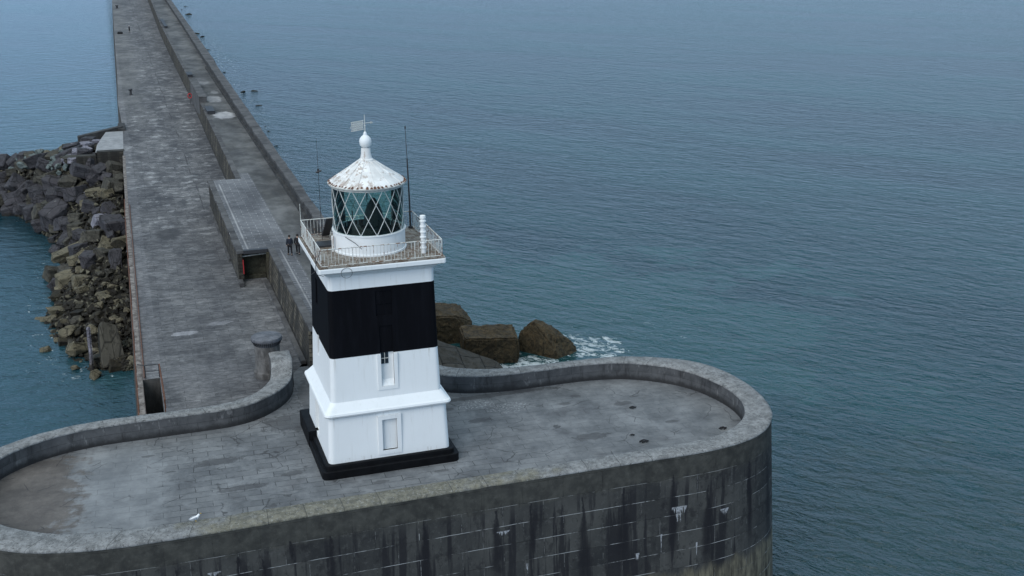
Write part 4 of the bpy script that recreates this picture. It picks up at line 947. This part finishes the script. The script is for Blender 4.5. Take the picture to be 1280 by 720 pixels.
big((-15.9,80.5,-5.2), M['rock_lilac'], bl[7], (1.9,1.8,1.7), (.4,.1,.3), 'cube-shaped pale lilac block midway up the rubble slope')
big((-14.3,76.5,-5.2), M['rock_slate'], bl[8], (3.0,3.4,3.2), (.1,-.1,.2), 'big dark square block against the quay side')
big((-19.6,78.6,-8.0), M['rock_tan'], bl[2], (4.4,1.8,1.2), (.1,-.25,.35), 'long flat tan slab tilted above the seaweed')
big((-18.6,84.0,-7.0), M['rock_tan'], RO[4], (2.4,1.6,1.6), (.2,.4,.6), 'bright tan boulder in a gap between dark blocks')
big((-16.9,77.6,-6.8), M['rock_olive'], bl[3], (2.8,2.2,2.0), (.3,.3,.9), 'olive boulder right of the long tan slab')
big((-20.0,70.5,-9.0), M['rock_tan'], bl[5], (2.8,2.2,1.8), (.1,-.2,.2), 'tan block near the water under the long flat slab')
big((-18.2,66.5,-8.3), M['rock_tan'], bl[6], (2.1,1.7,1.9), (.0,.1,.1), 'squared tan block alone among dark seaweed')
big((-14.6,68.0,-7.0), M['rock_slate'], bl[1], (1.5,2.2,3.4), (-.5,.1,.1), 'upright dark block standing against the quay side')
big((-16.5,58.0,-8.6), M['rock_tan'], RO[5], (1.3,1.1,1.9), (0,.3,.2), 'pointed tan rock in the seaweed')
big((-19.5,54.5,-9.6), M['rock_tan'], RO[6], (2.4,2.0,1.3), (.2,0,.4), 'rounded tan rock left of centre in the lower seaweed')
big((-18.6,50.0,-9.7), M['rock_tan'], RO[7], (2.6,2.2,1.9), (0,.2,.9), 'largest tan boulder at the lowest waterline')
big((-16.9,52.4,-9.0), M['rock_tan'], RO[8], (2.2,1.8,1.5), (.1,.2,2), 'tan boulder just above the leaning slab')
big((-13.9,95.6,-1.9), M['rock_olive'], bl[7], (2.2,1.9,1.7), (.2,.3,.4), 'olive block piled against the right end of the jetty front wall')
big((-15.6,95.4,-2.1), M['rock_slate'], bl[4], (2.6,1.8,1.5), (.3,-.2,1.0), 'slate block piled against the middle of the jetty front wall')
big((-17.9,95.8,-2.0), M['rock_slate'], bl[8], (2.8,2.0,1.6), (.1,.3,.2), 'slate block piled against the left end of the jetty front wall')
for (x, y, sx, lab) in ((-21.6,52.2,1.0,'lone yellowish rock awash in the bay'), (-18.8,46.2,.8,'smallest lone rock awash beside the lowest boulders'), (-21.9,61.5,1.1,'pale rock awash, left of its twin at the bay edge'), (-20.8,62.2,1.2,'pale rock awash, right of its twin at the bay edge'), (-17.2,43.8,1.5,'low rock awash in front of the leaning slab')):
    rock(RO[int(sx*7) % 9], M['rock_tan'], (x,y,SEA+.15), (sx*1.3,sx,sx*.9), (0,0,x), 'rock', label=lab, cat='rock', group=G2)
try_place(5.6, 11.9, .05, 1.0, (1.7, 3.3), 70, ([M['rock_slate'], M['rock_olive'], M['rock_tan']], [7, 4, .6]), BL, (.55,.8), 'dark grey angular block in the jumble of large blocks below the jetty stub', G1, 'boulder', .15, .62)
try_place(3.6, 6.2, .05, .98, (1.1, 2.3), 46, ([M['rock_slate'], M['rock_olive'], M['rock_tan']], [5, 3, 2]), BL+RO[:3], (.55,.85), 'mid-sized angular block in the upper half of the slope beside the quay', G1, 'boulder', .15, .62)
try_place(0, 3.9, .0, .97, (.6, 1.6), 84, ([M['rock_tan'], M['rock_olive'], M['rock_weed']], [4, 3, 4]), RO+BL[:3], (.5,.8), 'small olive or tan rock half buried in dark seaweed beside the quay', G2, 'rock', .1, .62)
try_place(7.2, 9.4, .55, 1.05, (.8, 1.5), 34, ([M['rock_pale']], [1]), RO, (.6,.9), 'small pale green rock on the groyne crest left of the jetty stub', 'pale green rocks on the groyne crest', 'rock', .6, .45)
for k in range(26):
    p = heap(rnd.uniform(7.0, 8.6), rnd.uniform(.9, 1.1)); s_ = rnd.uniform(.9,1.8)
    rock(rnd.choice(BL), rnd.choice([M['rock_olive'], M['rock_lilac'], M['rock_slate']]), (rnd.uniform(-19.8,-15.4), rnd.uniform(98.5,111.5), rnd.uniform(-1.5,-.6)), (s_*1.4,s_,s_*.5), (rnd.gauss(0,.15),rnd.gauss(0,.15),rnd.uniform(0,6)), 'rock', label='flat broken slab piled on the left side of the pale jetty stub', cat='rock', group='broken slabs beside the jetty stub')
for k in range(36):
    p = heap(rnd.uniform(8.0, 11.9), 1.0); j = rnd.uniform(.3, 3.5); s_ = rnd.uniform(1.0, 2.2)
    rock(rnd.choice(BL+RO), rnd.choice([M['rock_olive'], M['rock_slate'], M['rock_tan']]), (p.x+rnd.uniform(-1,1), p.y+j*1.5, p.z-j*.45+.2), (s_*1.3,s_,s_*.7), (rnd.gauss(0,.25),rnd.gauss(0,.25),rnd.uniform(0,6)), 'rock', label='weathered rock along the crest of the groyne at the left edge', cat='rock', group='rocks on the groyne crest')

# large fallen blocks beyond the right hand parapet
def hullrock(name, pts, mat, label, seed):
    bm = bmesh.new(); c_ = sum((Vector(p) for p in pts), Vector())/len(pts)
    for p in pts: bm.verts.new(Vector(p)-c_)
    bmesh.ops.convex_hull(bm, input=bm.verts[:]); bmesh.ops.delete(bm, geom=[v for v in bm.verts if not v.link_faces], context='VERTS')
    bmesh.ops.dissolve_limit(bm, angle_limit=R(8), verts=bm.verts[:], edges=bm.edges[:])
    bmesh.ops.bevel(bm, geom=bm.edges[:], offset=.16, segments=2, affect='EDGES', clamp_overlap=True)
    bmesh.ops.triangulate(bm, faces=bm.faces[:])
    for _ in range(3):
        bmesh.ops.subdivide_edges(bm, edges=[e for e in bm.edges if e.calc_length() > .4], cuts=1); bmesh.ops.triangulate(bm, faces=bm.faces[:])
    for v in bm.verts: v.co += v.co.normalized()*(mnoise.noise((v.co+c_)*.7)*.22+abs(mnoise.noise((v.co+c_)*1.6))*-.22+mnoise.noise((v.co+c_)*4)*.06)
    me = bpy.data.meshes.new(name); bm.to_mesh(me); bm.free(); me.materials.append(mat)
    o = bpy.data.objects.new(name, me); o.location = c_; return link(o, label=label, cat='boulder', group='fallen blocks beyond the right parapet')
o = hullrock('boulder', [(x, y, z) for x in (-.17,.17) for y in (-.5,.5) for z in (-2.3,2.3)], M['rock_lilac'], 'narrow pale stone plank standing on end left of the leaning slab', 5); o['group'] = G1
o.location = (-17.3, 46.3, -8.8); o.rotation_euler = (R(-40), R(3), R(4))
b0 = SEA-1
hullrock('boulder', [(21.2,37.8,b0),(22.0,36.6,b0),(24.6,33.6,b0),(27.3,35.0,b0),(27.0,37.2,b0),(24,39,b0),(21.9,37.6,-8.6),(22.7,36.4,-7.3),(23.6,37.2,-7.1),(24.6,35.0,-8.3),(27.0,35.6,-10.0),(24.2,34.0,-9.7),(26.6,36.8,-9.8)], M['rock_brown'], 'brown wedge-shaped boulder standing alone in the surf right of the other blocks', 1)
hullrock('boulder', [(15.6,35.6,b0),(20.8,34.4,b0),(22,38,b0),(16.8,40.6,b0),(15.4,34.6,-7.6),(20.4,33.8,-7.8),(21.0,36.8,-7.5),(15.8,37.8,-7.3)], M['rock_brown'], 'flat-topped square block between the tower and the lone wedge boulder', 2)
hullrock('boulder', [(9,42,b0),(19,41,b0),(19.6,45,b0),(10,48,b0),(9.5,42,-7.2),(16.6,40.8,-7.6),(18.4,41.6,-8.6),(12,45,-6.6),(17.6,44.2,-7.4)], M['rock_brown'], 'dark humped block farthest back, half hidden by the tower', 3)
hullrock('boulder', [(9.6,28.5,b0),(15,27.0,b0),(20.2,30.2,b0),(18.2,33.4,b0),(10,34,b0),(11.0,29.6,-7.8),(12.2,33.6,-6.6),(17.8,31.8,-9.0),(16.6,28.8,-9.4),(10.5,33,-6.4)], M['slabstone'], 'large tilted slab sloping down to the right just behind the parapet', 4)
for k in range(26):
    x, y = rnd.uniform(14.5, 23.5), rnd.uniform(26.5, 32.3); s_ = rnd.uniform(.5, 1.3)
    if y > 31.5 and x > 20: continue
    rock(rnd.choice(RO), rnd.choice([M['rock_weed'], M['rock_weed'], M['rock_olive']]), (x, y, SEA+rnd.uniform(0,.35)), (s_*1.3,s_,s_*.8), (0,0,x*3), 'rock', label='small weedy rock in the surf behind the right parapet', cat='rock', group='weedy rocks behind the right parapet')
for k, (x, y) in enumerate([(14.8,255.8),(15.2,218.0),(18.2,218.2),(16.8,196.2),(14.7,169.7),(14.6,164.2),(13.8,149.2),(20.4,488),(17.8,470),(18.7,444),(15.5,362),(16.0,350),(15.3,310),(14.2,205),(13.2,180),(12.6,140),(13.0,122),(12.4,108),(11.8,92),(17.2,352),(14.5,290),(12.2,75),(13.6,236)]):
    s_ = 1.25 if k in (1,2,3,9,10) else rnd.uniform(.5, .9); s_ *= 1+.8*(y > 300)
    rock(RO[k % 9], M['rock_weed'], (x, y, SEA-.12), (s_*1.9,s_*1.7,s_*.5), (rnd.gauss(0,.2),rnd.gauss(0,.2),k), 'rock', label='dark rock breaking the water along the sea side of the breakwater', cat='rock', group='half-sunk rocks along the sea wall')

# ------------------------------------------------------------------ people, gull, litter
def skin(name, chain, rad, edges, mat, parent, sub=2):
    me = bpy.data.meshes.new(name); me.from_pydata(chain, edges, []); me.update()
    o = bpy.data.objects.new(name, me); COL.objects.link(o); md = o.modifiers.new('s', 'SKIN')
    if not me.skin_vertices: 
        bpy.context.view_layer.objects.active = o
    for v, r in zip(me.skin_vertices[0].data, rad): v.radius = (r, r) if not isinstance(r, tuple) else r
    me.skin_vertices[0].data[0].use_root = True
    md.use_smooth_shade = True
    sb = o.modifiers.new('b', 'SUBSURF'); sb.levels = sub; sb.render_levels = sub
    dg = bpy.context.evaluated_depsgraph_get(); dg.update(); m2 = bpy.data.meshes.new_from_object(o.evaluated_get(dg))
    o.modifiers.clear(); o.data = m2; bpy.data.meshes.remove(me); m2.materials.clear(); m2.materials.append(mat)
    for p in m2.polygons: p.use_smooth = True; p.material_index = 0
    o.parent = parent; return o
M['skin'] = plain('skin', (.42, .27, .20), .5, .1); M['hair'] = plain('dark_hair', (.02, .016, .012), .6, .3)
def person(loc, rz, label, coat, legs, stride=.12, hat=None, sit=False, group=None):
    r = thing('person', label, 'person', loc, group); r.rotation_euler.z = rz
    s = stride; H = [(0,0,.92),(0,.0,1.12),(0,.0,1.32),(0,0,1.43),(0,.01,1.52),(0,.01,1.62),  # pelvis..head
         (-.10,0,.88),(-.11,s*.5,.48),(-.11,s,.08),(-.11,s+.12,.04), (.10,0,.88),(.11,-s*.5,.48),(.11,-s*1.1,.08),(.11,-s*1.1+.12,.04),
         (-.19,0,1.36),(-.25,-.03,1.10),(-.24,.05,.86),(-.23,.08,.78),(.19,0,1.36),(.25,.0,1.10),(.24,.09,.87),(.23,.12,.79)]
    E = [(0,1),(1,2),(2,3),(3,4),(4,5),(0,6),(6,7),(7,8),(8,9),(0,10),(10,11),(11,12),(12,13),(2,14),(14,15),(15,16),(16,17),(2,18),(18,19),(19,20),(20,21)]
    rad = [.13,.12,.14,.06,.07,.095,.085,.06,.04,.035,.085,.06,.04,.035,.055,.042,.032,.03,.055,.042,.032,.03]
    skin('body', H, rad, E, M['skin'], r)
    c = [(0,0,.84),(0,0,1.12),(0,0,1.34),(0,0,1.42),(-.19,0,1.37),(-.25,-.03,1.10),(-.24,.04,.90),(.19,0,1.37),(.25,0,1.10),(.24,.08,.91)]
    skin('jacket', c, [(.19,.15),(.165,.14),(.17,.14),.085,.085,.068,.055,.085,.068,.055], [(0,1),(1,2),(2,3),(2,4),(4,5),(5,6),(2,7),(7,8),(8,9)], coat, r)
    c = [(0,0,.92),(-.10,0,.84),(-.11,s*.5,.48),(-.11,s,.12),(.10,0,.84),(.11,-s*.5,.48),(.11,-s*1.1,.12)]
    skin('trousers', c, [.15,.11,.082,.07,.11,.082,.07], [(0,1),(1,2),(2,3),(0,4),(4,5),(5,6)], legs, r)
    mb = MB()
    for x, y in ((-.11, s), (.11, -s*1.1)): mb.box((x-.05,y-.10,.0),(x+.05,y+.19,.09))
    mb.build('shoes', M['hair'], r, bevel=.03)
    mb = MB(); mb.lathe([(.0,-.03),(.10,.0),(.115,.06),(.10,.12),(.05,.155),(0,.16)], 14, (0,-.02,1.59)); mb.build('hair', hat or M['hair'], r, smooth=True)
    mb = MB(); mb.box((-.012,.10,1.60),(.012,.13,1.64)); mb.box((-.045,.092,1.655),(-.02,.105,1.67)); mb.box((.02,.092,1.655),(.045,.105,1.67)); mb.box((-.03,.09,1.565),(.03,.10,1.575)); mb.build('face', M['skin'], r)
    return r
navy = plain('navy_cloth', (.018, .022, .034), .8, .3, 8); blk = plain('black_cloth', (.012, .012, .014), .8, .3, 8); pale = plain('pale_cloth', (.5, .5, .5), .8, .2, 8)
person((-.30, 31.6, PZ+.01), R(10), 'left of two people in dark navy clothes walking on the promenade', navy, blk, .1)
person((.38, 31.7, PZ+.01), R(-15), 'right of two people in a long black coat on the promenade beside the gallery rail', blk, blk, .16)
person((-7.8, 262, .01), R(60), 'distant person in dark clothes with pale cap far along the quay', navy, blk, .08, pale)
bag = thing('bag', 'tiny dark bag lying on the quay beside the distant person', 'bag', (-10.2, 258, 0)); mb = MB(); mb.box((-.7,-.4,0),(.7,.4,.5)); mb.build('bag_body', M['cloth'], bag, bevel=.12); mb = MB(); mb.tube([(-.3,0,.5),(-.2,0,.75),(.2,0,.75),(.3,0,.5)], .04); mb.build('strap', M['cloth'], bag)
# gull
gl_ = thing('seagull', 'white gull sitting on the near parapet coping in front of the pale paving', 'gull', (-11.0, -8.6, HP+.03)); gl_.rotation_euler.z = R(20)
M['gullw'] = plain('gull_white', (.80, .80, .80), .6, .05, 5); M['gullg'] = plain('gull_grey', (.38, .40, .43), .6, .1, 5); M['gully'] = plain('gull_beak', (.6, .38, .06), .5, .1)
skin('body', [(-.30,0,.20),(-.12,0,.19),(.06,0,.20),(.16,0,.30),(.21,0,.37)], [(.03,.04),(.09,.10),(.10,.11),.055,.065], [(0,1),(1,2),(2,3),(3,4)], M['gullw'], gl_)
for sgn in (1, -1): skin('wing', [(-.34,sgn*.03,.22),(-.15,sgn*.09,.24),(.05,sgn*.09,.24)], [(.015,.02),(.03,.06),(.03,.06)], [(0,1),(1,2)], M['gullg'], gl_, 1)
mb = MB(); mb.tube([(.25,0,.37),(.34,0,.35)], [.02,.006], 6); mb.tube([(0,.04,.0),(0,.04,.14)], .01); mb.tube([(0,-.04,.0),(0,-.04,.14)], .01); mb.build('beak_and_legs', M['gully'], gl_)
# dried weed on the paving
for k, (x, y, s_, lab) in enumerate([(14.9,-5.1,.5,'curled dark seaweed scrap, left of three on the right-hand paving'), (14.6,-4.1,.28,'smallest dark seaweed scrap just behind the curled one'), (20.2,-5.0,.45,'dark seaweed scrap near the rounded right end of the parapet'), (16.3,-.4,.4,'dark seaweed scrap in the middle of the right-hand paving')]):
    mb = MB()
    for j in range(5):
        a = j*1.3+k; mb.tube([(s_*.5*math.cos(a), s_*.4*math.sin(a), .03), (s_*.2*math.cos(a+1), s_*.2*math.sin(a+1), .07), (s_*.6*math.cos(a+2), s_*.3*math.sin(a+2), .03)], s_*.07, 6)
    o = mb.build('seaweed', M['cloth'], None, label=lab, cat='seaweed', group='seaweed scraps on the paving'); o.location = (x, y, .03)
